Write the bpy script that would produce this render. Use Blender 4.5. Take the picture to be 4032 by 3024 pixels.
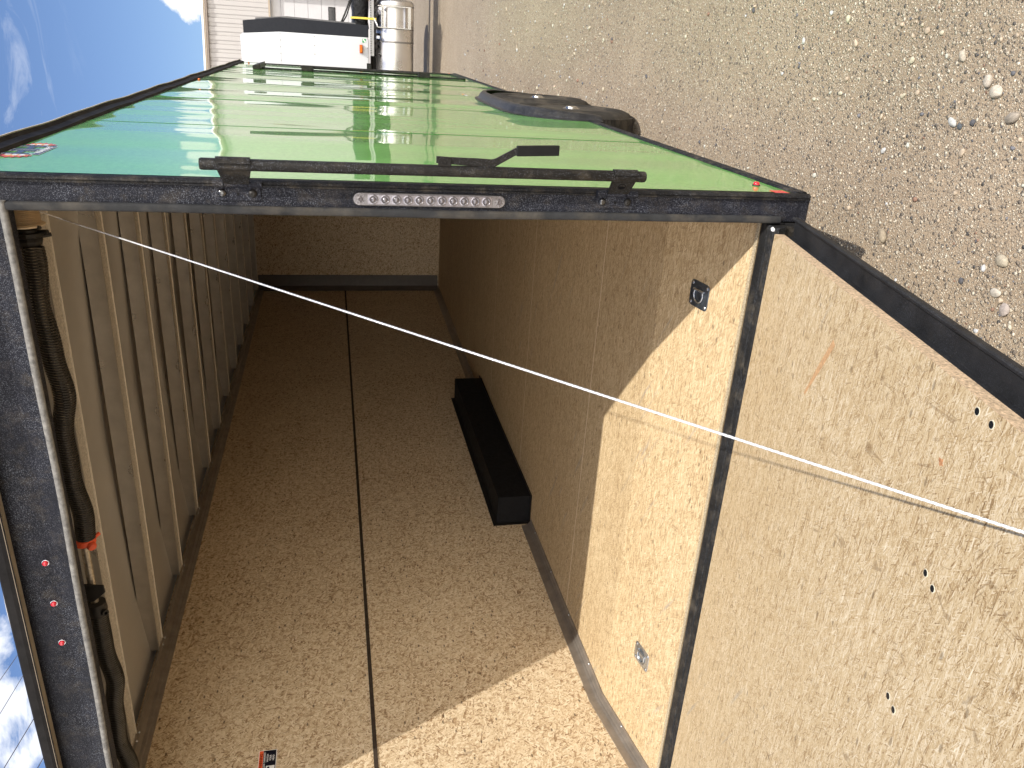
import bpy, bmesh, math, random
import numpy as np
from mathutils import Vector, Matrix
random.seed(7)
rng = np.random.default_rng(7)
for o in list(bpy.data.objects):
    bpy.data.objects.remove(o)
S = bpy.context.scene
C = S.collection
# ---------------------------------------------------------------- camera
CP = Vector((0.3613, -2.1223, 1.3775))
RT = Vector((0.91595703, 0.40032286, -0.02764653))
UP = Vector((-0.06140006, 0.20790447, 0.97622014))
FW = Vector((-0.39655107, 0.8924782, -0.21501141))
cam = bpy.data.cameras.new('camera')
co = bpy.data.objects.new('camera', cam)
C.objects.link(co)
m3 = Matrix((-UP, RT, -FW)).transposed()
co.matrix_world = Matrix.Translation(CP) @ m3.to_4x4()
cam.sensor_width = 36
cam.sensor_fit = 'HORIZONTAL'
cam.lens = 3104.7 / 4032 * 36
cam.clip_start = 0.05
cam.clip_end = 2000
S.camera = co
# ---------------------------------------------------------------- sun and sky
SUN = Vector((1.12, -0.985, 1.975)).normalized()
EL = math.asin(SUN.z)
AZ = math.atan2(SUN.x, SUN.y)
sd = bpy.data.lights.new('sun', 'SUN')
sd.energy = 3.15
sd.angle = math.radians(0.53)
sd.color = (1.0, 0.95, 0.87)
so = bpy.data.objects.new('sun', sd)
so.rotation_euler = SUN.to_track_quat('Z', 'Y').to_euler()
so.location = (5, -5, 12)
C.objects.link(so)
W = bpy.data.worlds.new('World')
S.world = W
W.use_nodes = True
wt = W.node_tree
wt.nodes.clear()


def NT(tree):
    def n(kind, **kw):
        nd = tree.nodes.new(kind)
        for k, v in kw.items():
            if k == 'inp':
                for a, b in v.items():
                    if isinstance(b, bpy.types.NodeSocket):
                        tree.links.new(b, nd.inputs[a])
                    else:
                        nd.inputs[a].default_value = b
            else:
                setattr(nd, k, v)
        return nd
    return n


def ramp(n, fac, stops, interp='LINEAR'):
    r = n('ShaderNodeValToRGB', inp={0: fac})
    cr = r.color_ramp
    cr.interpolation = interp
    while len(cr.elements) > 1:
        cr.elements.remove(cr.elements[-1])
    cr.elements[0].position = stops[0][0]
    c = stops[0][1]
    cr.elements[0].color = (c, c, c, 1) if isinstance(c, (int, float)) else (*c, 1)
    for p, c in stops[1:]:
        e = cr.elements.new(p)
        e.color = (c, c, c, 1) if isinstance(c, (int, float)) else (*c, 1)
    return r.outputs[0]


def mix(n, f, a, b, mode='MIX'):
    m = n('ShaderNodeMix', data_type='RGBA', blend_type=mode)
    t = m.id_data
    for s, v in ((m.inputs[0], f), (m.inputs[6], a), (m.inputs[7], b)):
        if isinstance(v, bpy.types.NodeSocket):
            t.links.new(v, s)
        elif isinstance(v, (int, float)):
            s.default_value = v if s.type == 'VALUE' else (v, v, v, 1)
        else:
            s.default_value = (*v, 1)
    return m.outputs[2]


def mth(n, op, a, b=None, clamp=False):
    m = n('ShaderNodeMath', operation=op, use_clamp=clamp)
    for i, v in ((0, a), (1, b)):
        if v is None:
            continue
        if isinstance(v, bpy.types.NodeSocket):
            m.id_data.links.new(v, m.inputs[i])
        else:
            m.inputs[i].default_value = v
    return m.outputs[0]


def mapping(n, vec, scale=(1, 1, 1), rot=(0, 0, 0), loc=(0, 0, 0)):
    return n('ShaderNodeMapping', inp={0: vec, 'Scale': scale, 'Rotation': rot, 'Location': loc}).outputs[0]


def noise(n, vec, scale, detail=4, rough=0.5, dist=0.0, out=0):
    return n('ShaderNodeTexNoise', inp={'Vector': vec, 'Scale': scale, 'Detail': detail, 'Roughness': rough, 'Distortion': dist}).outputs[out]


n = NT(wt)
sky = n('ShaderNodeTexSky', sky_type='NISHITA', sun_disc=False, sun_elevation=EL, sun_rotation=AZ,
        altitude=600, air_density=1.1, dust_density=0.4, ozone_density=2.0)
tc = n('ShaderNodeTexCoord').outputs['Generated']
def blob(dirs, r0, r1):
    tot = None
    for d in dirs:
        dv = n('ShaderNodeVectorMath', operation='DISTANCE', inp={0: tc, 1: d}).outputs['Value']
        q = ramp(n, dv, [(r0, 1.0), (r1, 0.0)])
        tot = q if tot is None else mth(n, 'MAXIMUM', tot, q)
    return tot


cir = noise(n, mapping(n, tc, (2.2, 1.5, 9.0), (0.5, 0.9, 0.3), (0.35, 0.1, 0.25)), 3.0, 9, 0.62, 0.9)
cirm = blob([(-0.05, 0.949, 0.311), (-0.10, 0.948, 0.312), (-0.01, 0.95, 0.318), (0.1, 0.92, 0.36), (0.3, 0.85, 0.42)], 0.015, 0.07)
cir = mth(n, 'MULTIPLY', ramp(n, cir, [(0.53, 0.0), (0.78, 0.6)]), cirm)
cun = noise(n, mapping(n, tc, (1, 1, 1.5), (0, 0, 0), (0.4, 0.33, 0.1)), 17.0, 10, 0.6, 0.3)
cum_ = blob([(0.022, 0.988, 0.150), (0.035, 0.985, 0.146), (0.085, 0.984, 0.150), (0.12, 0.98, 0.145), (0.18, 0.97, 0.150), (0.27, 0.95, 0.150), (0.4, 0.9, 0.15)], 0.0, 0.04)
cum_ = ramp(n, mth(n, 'ADD', cum_, mth(n, 'MULTIPLY', mth(n, 'SUBTRACT', cun, 0.5), 1.2)), [(0.46, 0.0), (0.56, 1.0)])
lft = blob([(-0.65, 0.684, 0.335), (-0.69, 0.655, 0.318), (-0.60, 0.72, 0.355), (-0.75, 0.6, 0.33), (-0.72, 0.6, 0.30)], 0.0, 0.10)
lfn = noise(n, mapping(n, tc, (1, 1, 2.0), (0, 0, 0), (0.1, 0.5, 0.3)), 11.0, 9, 0.6, 0.3)
lft = ramp(n, mth(n, 'ADD', lft, mth(n, 'MULTIPLY', mth(n, 'SUBTRACT', lfn, 0.5), 2.2)), [(0.55, 0.0), (0.85, 0.95)])
cl = mth(n, 'ADD', mth(n, 'ADD', cir, cum_, True), lft, True)
# unseen bright cloud bank behind the camera, added to light the trailer interior
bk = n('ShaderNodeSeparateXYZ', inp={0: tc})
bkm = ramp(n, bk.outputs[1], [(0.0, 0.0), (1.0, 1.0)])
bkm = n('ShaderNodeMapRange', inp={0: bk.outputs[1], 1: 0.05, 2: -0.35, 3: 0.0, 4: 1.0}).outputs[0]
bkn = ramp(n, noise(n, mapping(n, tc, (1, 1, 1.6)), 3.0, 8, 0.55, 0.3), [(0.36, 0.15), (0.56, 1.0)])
fill_cloud = mth(n, 'MULTIPLY', mth(n, 'MULTIPLY', bkm, bkn), ramp(n, bk.outputs[2], [(0.35, 1.0), (0.7, 0.12)]))
skyc = mix(n, 1.0, sky.outputs[0], (0.86, 0.93, 1.12), 'MULTIPLY')
skyc = mix(n, cl, skyc, (8.6, 8.9, 9.6))
skyc = mix(n, fill_cloud, skyc, (36.5, 34.0, 30.5))
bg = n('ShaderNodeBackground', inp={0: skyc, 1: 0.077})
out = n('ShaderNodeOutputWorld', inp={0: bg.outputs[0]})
S.view_settings.view_transform = 'Standard'
S.view_settings.look = 'None'
S.view_settings.exposure = 0.72
S.view_settings.gamma = 1
S.render.engine = 'CYCLES'
try:
    S.cycles.max_bounces = 12
    S.cycles.diffuse_bounces = 8
    S.cycles.glossy_bounces = 4
    S.cycles.sample_clamp_indirect = 8
except Exception:
    pass

# ================================================================ materials
MATS = {}


def new_mat(name):
    m = bpy.data.materials.new(name)
    m.use_nodes = True
    t = m.node_tree
    t.nodes.clear()
    n = NT(t)
    return m, n


def finish(n, **kw):
    p = n('ShaderNodeBsdfPrincipled')
    t = p.id_data
    for k, v in kw.items():
        s = p.inputs[k.replace('_', ' ')]
        if isinstance(v, bpy.types.NodeSocket):
            t.links.new(v, s)
        elif isinstance(v, tuple) and len(v) == 3 and s.type == 'RGBA':
            s.default_value = (*v, 1)
        else:
            s.default_value = v
    n('ShaderNodeOutputMaterial', inp={0: p.outputs[0]})
    return p


def bump(n, h, strength, dist):
    return n('ShaderNodeBump', inp={'Height': h, 'Strength': strength, 'Distance': dist}).outputs[0]


def obj_co(n):
    return n('ShaderNodeTexCoord').outputs['Object']


def simple(name, col, rough=0.5, metal=0.0, var=0.12, scale=30, bmp=0.0, dust=0.0, coat=0.0, spec=None, emit=None):
    if spec is None:
        spec = 0.10 if max(col) < 0.06 and metal == 0 and coat == 0 else 0.5
    m, n = new_mat(name)
    c = obj_co(n)
    nz = noise(n, c, scale, 5, 0.6)
    lo = tuple(x * (1 - var) for x in col)
    hi = tuple(min(1, x * (1 + var)) for x in col)
    base = ramp(n, nz, [(0.3, lo), (0.7, hi)])
    if dust:
        d = ramp(n, noise(n, c, 5.5, 6, 0.65), [(0.48, 0.0), (0.75, dust)])
        base = mix(n, d, base, (0.30, 0.25, 0.18))
    rr = ramp(n, noise(n, c, scale * 0.6, 4), [(0.3, max(0, rough - 0.07)), (0.7, min(1, rough + 0.07))])
    kw = dict(Base_Color=base, Roughness=rr, Metallic=metal, Coat_Weight=coat)
    p = None
    if bmp:
        kw['Normal'] = bump(n, noise(n, c, scale * 4, 4, 0.6), bmp, 0.002)
    p = finish(n, **kw)
    p.inputs['Specular IOR Level'].default_value = spec
    MATS[name] = m
    return m


def coating(name, col, speck=0.5, dust=0.25, scale=420, along=None, rough=0.5):
    """textured black bed-liner style paint with bright specks and road dust"""
    m, n = new_mat(name)
    c = obj_co(n)
    v = n('ShaderNodeTexVoronoi', inp={'Vector': c, 'Scale': scale})
    rnd = n('ShaderNodeSeparateColor', inp={0: v.outputs['Color']})
    g = ramp(n, noise(n, c, 14, 5, 0.6), [(0.3, tuple(x * 0.7 for x in col)), (0.7, tuple(x * 1.4 for x in col))])
    sp = mth(n, 'MULTIPLY', ramp(n, rnd.outputs[0], [(0.80, 0.0), (0.97, speck * 0.6)]), ramp(n, noise(n, c, 9, 4), [(0.35, 0.25), (0.65, 1.0)]))
    g = mix(n, sp, g, (0.26, 0.28, 0.33))
    d = ramp(n, noise(n, mapping(n, c, (1, 1, 1)), 16, 9, 0.75), [(0.50, 0.0), (0.80, dust)])
    g = mix(n, d, g, (0.27, 0.225, 0.16))
    h = mth(n, 'ADD', mth(n, 'MULTIPLY', v.outputs['Distance'], -1.0), noise(n, c, scale * 0.5, 3))
    pr_ = finish(n, Base_Color=g, Roughness=rough, Normal=bump(n, h, 0.6, 0.0012))
    pr_.inputs['Specular IOR Level'].default_value = 0.16
    MATS[name] = m
    return m


def osb(name, tones, scale, aniso, rots, plane='xy', contrast=1.0, streak=0.0, fleck=0.5, rough=0.62, seams=None, scuff=0.0, wobble=0.0):
    """pressed strand board: overlapping random strands in several directions"""
    m, n = new_mat(name)
    c = obj_co(n)
    if plane == 'yz':
        sp = n('ShaderNodeSeparateXYZ', inp={0: c})
        c = n('ShaderNodeCombineXYZ', inp={0: sp.outputs[1], 1: sp.outputs[2], 2: sp.outputs[0]}).outputs[0]
    if plane == 'xz':
        sp = n('ShaderNodeSeparateXYZ', inp={0: c})
        c = n('ShaderNodeCombineXYZ', inp={0: sp.outputs[0], 1: sp.outputs[2], 2: sp.outputs[1]}).outputs[0]
    flat = n('ShaderNodeVectorMath', operation='MULTIPLY', inp={0: c, 1: (1, 1, 0)}).outputs[0]
    wob = noise(n, flat, scale * 0.12, 3, 0.5, out=1)
    wv = n('ShaderNodeVectorMath', operation='SCALE', inp={0: wob, 'Scale': 0.05 / (scale * 0.12) * 1.0})
    wc = n('ShaderNodeVectorMath', operation='ADD', inp={0: flat, 1: wv.outputs[0]}).outputs[0]
    fine = noise(n, flat, scale * 3.0, 3, 0.6, out=1)
    fv = n('ShaderNodeVectorMath', operation='SCALE', inp={0: fine, 'Scale': (0.45 if aniso < 5 else 0.16) / scale})
    wc = n('ShaderNodeVectorMath', operation='ADD', inp={0: wc, 1: fv.outputs[0]}).outputs[0]
    tone = None
    pri = None
    for i, r in enumerate(rots):
        sc = scale * (1 + 0.23 * i)
        mp = mapping(n, wc, (sc / aniso, sc, 1), (0, 0, math.radians(r)), (3.1 * i, 1.7 * i, 0))
        # Blender maps scale then rotation, so rotate first with a second mapping
        mp = mapping(n, mapping(n, wc, (1, 1, 1), (0, 0, math.radians(r)), (3.1 * i, 1.7 * i, 0)), (sc / aniso, sc, 1))
        v = n('ShaderNodeTexVoronoi', voronoi_dimensions='2D', inp={'Vector': mp, 'Scale': 1.0, 'Randomness': 1.0})
        sc_ = n('ShaderNodeSeparateColor', inp={0: v.outputs['Color']})
        grain = noise(n, mapping(n, mp, (0.6, 5.0, 1)), 1.0, 3, 0.6)
        tn = mth(n, 'ADD', mth(n, 'MULTIPLY', sc_.outputs[1], 0.72), mth(n, 'MULTIPLY', grain, 0.28))
        edge = ramp(n, v.outputs['Distance'], [(0.55, 0.0), (0.95, 0.30)])
        tn = mth(n, 'SUBTRACT', tn, edge)
        if tone is None:
            tone, pri = tn, sc_.outputs[0]
        else:
            f = mth(n, 'GREATER_THAN', sc_.outputs[0], pri)
            mx = n('ShaderNodeMix', data_type='FLOAT', inp={0: f, 2: tone, 3: tn})
            pri = mth(n, 'MAXIMUM', pri, sc_.outputs[0])
            tone = mx.outputs[0]
    big = noise(n, flat, 1.7, 4, 0.55)
    tone = mth(n, 'ADD', tone, mth(n, 'MULTIPLY', mth(n, 'SUBTRACT', big, 0.5), 0.25))
    if streak:
        st = noise(n, mapping(n, flat, (7, 160, 1)), 1.0, 5, 0.65)
        tone = mth(n, 'ADD', tone, mth(n, 'MULTIPLY', mth(n, 'SUBTRACT', st, 0.5), streak))
    hgt = tone
    base = ramp(n, tone, tones)
    # small dark flecks
    fl = n('ShaderNodeTexVoronoi', voronoi_dimensions='2D', inp={'Vector': mapping(n, wc, (26, 55, 1), (0, 0, 0.5)), 'Scale': 1.0})
    fs = n('ShaderNodeSeparateColor', inp={0: fl.outputs['Color']})
    fm = mth(n, 'MULTIPLY', mth(n, 'GREATER_THAN', fs.outputs[0], 0.965), ramp(n, fl.outputs['Distance'], [(0.16, fleck), (0.30, 0.0)]))
    base = mix(n, fm, base, (0.06, 0.032, 0.014))
    for li, (ra, sx, sy) in enumerate(((1.50, 1.2, 60), (1.15, 2.2, 75), (-1.25, 2.6, 80), (0.55, 3.5, 70))):
        ln = noise(n, mapping(n, mapping(n, wc, (1, 1, 1), (0, 0, ra), (li * 2.1, li, 0)), (sx, sy, 1)), 1.0, 0, 0.5)
        lm = ramp(n, mth(n, 'ABSOLUTE', mth(n, 'SUBTRACT', ln, 0.5)), [(0.006, 0.5), (0.020, 0.0)])
        gm = ramp(n, noise(n, flat, 16.0 + li * 5, 2), [(0.56, 0.0), (0.62, 1.0)])
        base = mix(n, mth(n, 'MULTIPLY', lm, gm), base, tones[0][1])
    if scuff:
        s1 = noise(n, mapping(n, mapping(n, flat, (1, 1, 1), (0, 0, 0.5)), (2.2, 26, 1)), 1.0, 6, 0.6, 0.3)
        s2 = noise(n, flat, 1.3, 3)
        sm = mth(n, 'MULTIPLY', ramp(n, s1, [(0.60, 0.0), (0.68, scuff * 0.8)]), ramp(n, s2, [(0.48, 0.0), (0.60, 1.0)]))
        base = mix(n, sm, base, (0.26, 0.25, 0.235))
        s3 = noise(n, mapping(n, mapping(n, flat, (1, 1, 1), (0, 0, -0.9)), (1.6, 90, 1)), 1.0, 4, 0.5, 0.0)
        base = mix(n, ramp(n, s3, [(0.70, 0.0), (0.73, scuff * 0.7)]), base, (0.30, 0.19, 0.09))
    if seams:
        ax, vals, wd, colr = seams
        s = n('ShaderNodeSeparateXYZ', inp={0: obj_co(n)}).outputs[ax]
        tot = None
        for vv in vals:
            q = mth(n, 'LESS_THAN', mth(n, 'ABSOLUTE', mth(n, 'SUBTRACT', s, vv)), wd)
            tot = q if tot is None else mth(n, 'MAXIMUM', tot, q)
        base = mix(n, mth(n, 'MULTIPLY', tot, 0.9), base, colr)
    finish(n, Base_Color=base, Roughness=rough, Normal=bump(n, hgt, 0.25, 0.0012))
    MATS[name] = m
    return m


TW = [(0.02, (0.13, 0.07, 0.03)), (0.16, (0.31, 0.20, 0.105)), (0.32, (0.51, 0.385, 0.24)), (0.6, (0.62, 0.50, 0.335)), (0.85, (0.72, 0.61, 0.44)), (1.0, (0.80, 0.72, 0.57))]
TF = [(0.0, (0.19, 0.11, 0.045)), (0.18, (0.36, 0.245, 0.125)), (0.42, (0.48, 0.355, 0.20)), (0.7, (0.58, 0.45, 0.27)), (1.0, (0.74, 0.62, 0.42))]
TR = [(0.0, (0.17, 0.10, 0.042)), (0.17, (0.365, 0.245, 0.12)), (0.35, (0.485, 0.36, 0.20)), (0.6, (0.57, 0.445, 0.27)), (0.82, (0.64, 0.53, 0.365)), (1.0, (0.78, 0.69, 0.52))]
m_wall = osb('osb_wall', TW, 135, 3.4, (10, 75, 135, 40), 'yz', fleck=0.8)
m_back = osb('osb_end_wall', TW, 135, 3.4, (10, 75, 135, 40), 'xz', fleck=0.8)
m_floor = osb('osb_floor', TF, 290, 10.0, (0, 12, -14, 45), 'xy', streak=0.8, fleck=0.6, scuff=0.7,
              seams=(1, (1.19, 2.45, 3.58, 4.8, 6.02), 0.0032, (0.85, 0.74, 0.55)))
m_ramp = osb('osb_ramp', TR, 330, 11.0, (0, 6, 24, -18, 52, -60), 'xy', streak=0.85, fleck=0.5, scuff=0.9)
m_edge = simple('osb_edge', (0.52, 0.38, 0.24), 0.8, var=0.5, scale=160, bmp=0.6)
m_blk = coating('black_textured_paint', (0.010, 0.011, 0.017), 1.0, 0.22, 760)
m_blk2 = coating('black_ramp_paint', (0.020, 0.020, 0.021), 0.3, 0.06, 800, rough=0.55)
m_sill = coating('dusty_black_sill', (0.014, 0.014, 0.014), 0.4, 0.35, 600)
m_trim = coating('dusty_black_trim', (0.010, 0.010, 0.011), 0.35, 0.35, 500)
m_bar = coating('worn_black_bar', (0.012, 0.011, 0.010), 0.5, 0.22, 500, rough=0.38)
m_rub = simple('black_rubber', (0.030, 0.031, 0.033), 0.55, var=0.25, scale=25, dust=0.25)
m_rubd = simple('dusty_rubber', (0.16, 0.155, 0.145), 0.7, var=0.45, scale=60, bmp=0.4)
m_matte = simple('matte_black_box', (0.006, 0.006, 0.007), 0.75, var=0.2, scale=60, spec=0.2)
m_dark = simple('dark_steel', (0.02, 0.018, 0.016), 0.5, 0.3, 0.3, 40)
m_alu = simple('aluminium_trim', (0.36, 0.32, 0.28), 0.42, 0.75, 0.15, 18)
m_rib = simple('galvanised_rib', (0.48, 0.46, 0.43), 0.34, 0.8, 0.12, 12)
m_skin = simple('roof_sheet', (0.52, 0.50, 0.47), 0.45, 0.5, 0.06, 3)
m_ribf = simple('zinc_spangle', (0.60, 0.57, 0.52), 0.45, 0.35, 0.35, 150, bmp=0.3)
m_strip = simple('brown_strip', (0.045, 0.034, 0.026), 0.6, var=0.3, scale=50)
m_zinc = simple('zinc_plate', (0.52, 0.55, 0.58), 0.28, 0.9, 0.1, 30)
m_zincd = simple('zinc_dark', (0.16, 0.19, 0.23), 0.35, 0.85, 0.2, 30)
m_spring = simple('spring_steel', (0.07, 0.066, 0.06), 0.34, 0.7, 0.3, 50)
m_orange = simple('orange_paint', (0.75, 0.10, 0.035), 0.45, var=0.15)
m_drum = simple('cable_drum_metal', (0.66, 0.55, 0.40), 0.4, 0.2, 0.1)
m_shaft = simple('steel_shaft', (0.42, 0.37, 0.30), 0.35, 0.7, 0.4, 120)
m_cable = simple('steel_cable', (0.58, 0.59, 0.61), 0.40, 0.4, 0.12, 200)
m_red = simple('red_lens', (0.62, 0.02, 0.035), 0.18, var=0.45, scale=120, coat=0.6)
m_redr = simple('red_reflector', (0.70, 0.05, 0.05), 0.3, var=0.1)
m_amber = simple('amber_lens', (0.75, 0.16, 0.01), 0.2, var=0.2, coat=0.5)
m_white = simple('white_paint', (0.80, 0.80, 0.80), 0.3, var=0.02, coat=0.3)
m_clear = simple('clear_plastic', (0.20, 0.19, 0.20), 0.12, 0.2, 0.2, 90, coat=1.0)
m_chromer = simple('reflector_chrome', (0.38, 0.37, 0.42), 0.22, 0.85, 0.12, 60)
m_led = simple('led_core', (0.12, 0.11, 0.12), 0.1, 0.4, 0.2, 80, coat=1.0)
m_silver = simple('silver_ring', (0.6, 0.6, 0.62), 0.25, 1.0, 0.05)
m_tyre = simple('tyre_rubber', (0.035, 0.032, 0.028), 0.75, var=0.35, scale=25, bmp=0.5, dust=0.25)
m_rim = simple('black_rim', (0.03, 0.026, 0.022), 0.5, 0.2, 0.3, 20)
m_chrome = simple('chrome', (0.60, 0.59, 0.58), 0.2, 1.0, 0.03)
m_sid = simple('white_siding', (0.41, 0.395, 0.385), 0.5, var=0.02, scale=2)
m_door = simple('white_shop_door', (0.47, 0.47, 0.485), 0.45, var=0.03, scale=3)
m_brn = simple('beige_trim', (0.36, 0.30, 0.23), 0.5)
m_glass = simple('dark_glass', (0.02, 0.022, 0.025), 0.1, coat=0.5)
m_tank = simple('polished_aluminium', (0.72, 0.71, 0.70), 0.30, 1.0, 0.05, 6)
m_wrap = simple('black_plastic_wrap', (0.02, 0.02, 0.021), 0.28, var=0.3, scale=18)
m_yel = simple('yellow_strap', (0.70, 0.55, 0.08), 0.6)
m_rail = simple('galvanised_rail', (0.42, 0.42, 0.42), 0.45, 0.6)
m_grn = simple('green_sticker', (0.02, 0.28, 0.08), 0.4)
m_logo_d = simple('decal_dark', (0.05, 0.07, 0.12), 0.3)
m_logo_r = simple('decal_red', (0.55, 0.06, 0.05), 0.3, var=0.4, scale=60)
m_logo_o = simple('decal_orange', (0.80, 0.33, 0.08), 0.3, var=0.35, scale=60)
m_lab_o = simple('label_orange', (0.80, 0.12, 0.03), 0.4)
m_lab_k = simple('label_black', (0.008, 0.008, 0.015), 0.35)
m_text_k = simple('label_text_black', (0.02, 0.005, 0.005), 0.4)
m_fender = coating('black_fender_plastic', (0.022, 0.022, 0.024), 0.25, 0.15, 220, rough=0.34)


def wrap_bump():
    m = m_wrap
    t = m.node_tree
    n = NT(t)
    p = [x for x in t.nodes if x.type == 'BSDF_PRINCIPLED'][0]
    h = noise(n, obj_co(n), 14, 6, 0.65, 1.2)
    t.links.new(bump(n, h, 1.0, 0.03), p.inputs['Normal'])


wrap_bump()


def side_mat():
    """glossy green aluminium skin, flake in the paint, oil-canning between the studs"""
    m, n = new_mat('green_gloss_panel')
    c = obj_co(n)
    fl = noise(n, mapping(n, c, (1, 1, 1)), 160, 4, 0.7)
    mot = noise(n, mapping(n, c, (1, 3, 5)), 12, 6, 0.72)
    base = ramp(n, mth(n, 'ADD', mth(n, 'MULTIPLY', fl, 0.5), mth(n, 'MULTIPLY', mot, 0.5)), [(0.36, (0.10, 0.37, 0.055)), (0.64, (0.205, 0.57, 0.12))])
    s = n('ShaderNodeSeparateXYZ', inp={0: c})
    # shallow dishing of the sheet between studs and along the height
    wob = noise(n, mapping(n, c, (1, 1.7, 0.5)), 1.0, 1, 0.3)
    wob2 = noise(n, mapping(n, c, (1, 4.0, 2.2)), 1.0, 1, 0.4)
    ph = mth(n, 'MULTIPLY', s.outputs[1], 2 * math.pi / 0.407)
    stud = mth(n, 'MULTIPLY', mth(n, 'COSINE', ph), 0.02)
    h = mth(n, 'ADD', mth(n, 'ADD', mth(n, 'MULTIPLY', wob, 6.5), mth(n, 'MULTIPLY', wob2, 0.25)), stud)
    dst = ramp(n, noise(n, c, 2.2, 8, 0.75), [(0.45, 0.0), (0.8, 0.14)])
    base = mix(n, dst, base, (0.40, 0.42, 0.22))
    rg = ramp(n, noise(n, c, 3, 5), [(0.3, 0.02), (0.8, 0.06)])
    finish(n, Base_Color=base, Roughness=0.38, Metallic=0.0, Coat_Weight=1.0, Coat_Roughness=rg, Coat_IOR=1.46,
           Normal=bump(n, h, 1.0, 0.0048), Coat_Normal=bump(n, h, 1.0, 0.0048))
    return m


m_side = side_mat()


def ground_mat():
    m, n = new_mat('gravel_ground')
    c = obj_co(n)
    flat = n('ShaderNodeVectorMath', operation='MULTIPLY', inp={0: c, 1: (1, 1, 0)}).outputs[0]
    dirt = ramp(n, noise(n, flat, 1.1, 9, 0.62), [(0.25, (0.245, 0.185, 0.122)), (0.5, (0.305, 0.233, 0.157)), (0.75, (0.38, 0.295, 0.204))])
    fine = noise(n, flat, 190, 6, 0.75)
    dirt = mix(n, 1.0, dirt, ramp(n, fine, [(0.28, 0.40), (0.5, 1.0), (0.72, 1.55)]), 'MULTIPLY')
    h = mth(n, 'ADD', mth(n, 'MULTIPLY', fine, 0.5), mth(n, 'MULTIPLY', noise(n, flat, 30, 6, 0.6), 0.9))
    col = dirt
    for i, (sc, thr, rad) in enumerate(((230, 0.52, 0.42), (120, 0.60, 0.40), (62, 0.74, 0.38))):
        v = n('ShaderNodeTexVoronoi', voronoi_dimensions='2D', inp={'Vector': mapping(n, flat, (1, 1, 1), (0, 0, 0.4 * i), (i * 3.3, i * 1.7, 0)), 'Scale': sc})
        r = n('ShaderNodeSeparateColor', inp={0: v.outputs['Color']})
        on = mth(n, 'MULTIPLY', mth(n, 'GREATER_THAN', r.outputs[0], thr), ramp(n, v.outputs['Distance'], [(rad - 0.10, 1.0), (rad, 0.0)]))
        tint = ramp(n, r.outputs[1], [(0.0, (0.10, 0.095, 0.09)), (0.16, (0.19, 0.155, 0.12)), (0.35, (0.36, 0.29, 0.215)), (0.6, (0.50, 0.42, 0.31)), (1.0, (0.70, 0.63, 0.50))])
        col = mix(n, on, col, tint)
        dome = mth(n, 'MULTIPLY', on, mth(n, 'SUBTRACT', 1.0, v.outputs['Distance']))
        h = mth(n, 'ADD', h, mth(n, 'MULTIPLY', dome, 190.0 / sc * 0.8))
    finish(n, Base_Color=col, Roughness=0.9, Normal=bump(n, h, 1.0, 0.0035))
    return m


m_ground = ground_mat()


def pebble_mat():
    m, n = new_mat('pebbles')
    a = n('ShaderNodeAttribute', attribute_name='tint')
    c = obj_co(n)
    v = ramp(n, noise(n, c, 140, 4), [(0.3, 0.75), (0.7, 1.15)])
    col = mix(n, 1.0, a.outputs['Color'], v, 'MULTIPLY')
    finish(n, Base_Color=col, Roughness=0.85, Normal=bump(n, noise(n, c, 260, 4), 0.4, 0.001))
    return m


m_peb = pebble_mat()

# ================================================================ object helpers
WM = {}


def reg(o, world, parent):
    C.objects.link(o)
    WM[o.name] = world.copy()
    if parent is not None:
        o.parent = parent
        o.matrix_parent_inverse = WM[parent.name].inverted()
    o.matrix_basis = world
    return o


def thing(name, label, cat, loc=(0, 0, 0), group=None):
    o = bpy.data.objects.new(name, None)
    o.empty_display_size = 0.2
    reg(o, Matrix.Translation(loc), None)
    tag(o, label, cat, group)
    return o


def tag(o, label, cat, group=None, kind=None):
    if label:
        o['label'] = label
    if cat:
        o['category'] = cat
    if group:
        o['group'] = group
    if kind:
        o['kind'] = kind
    return o


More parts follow.
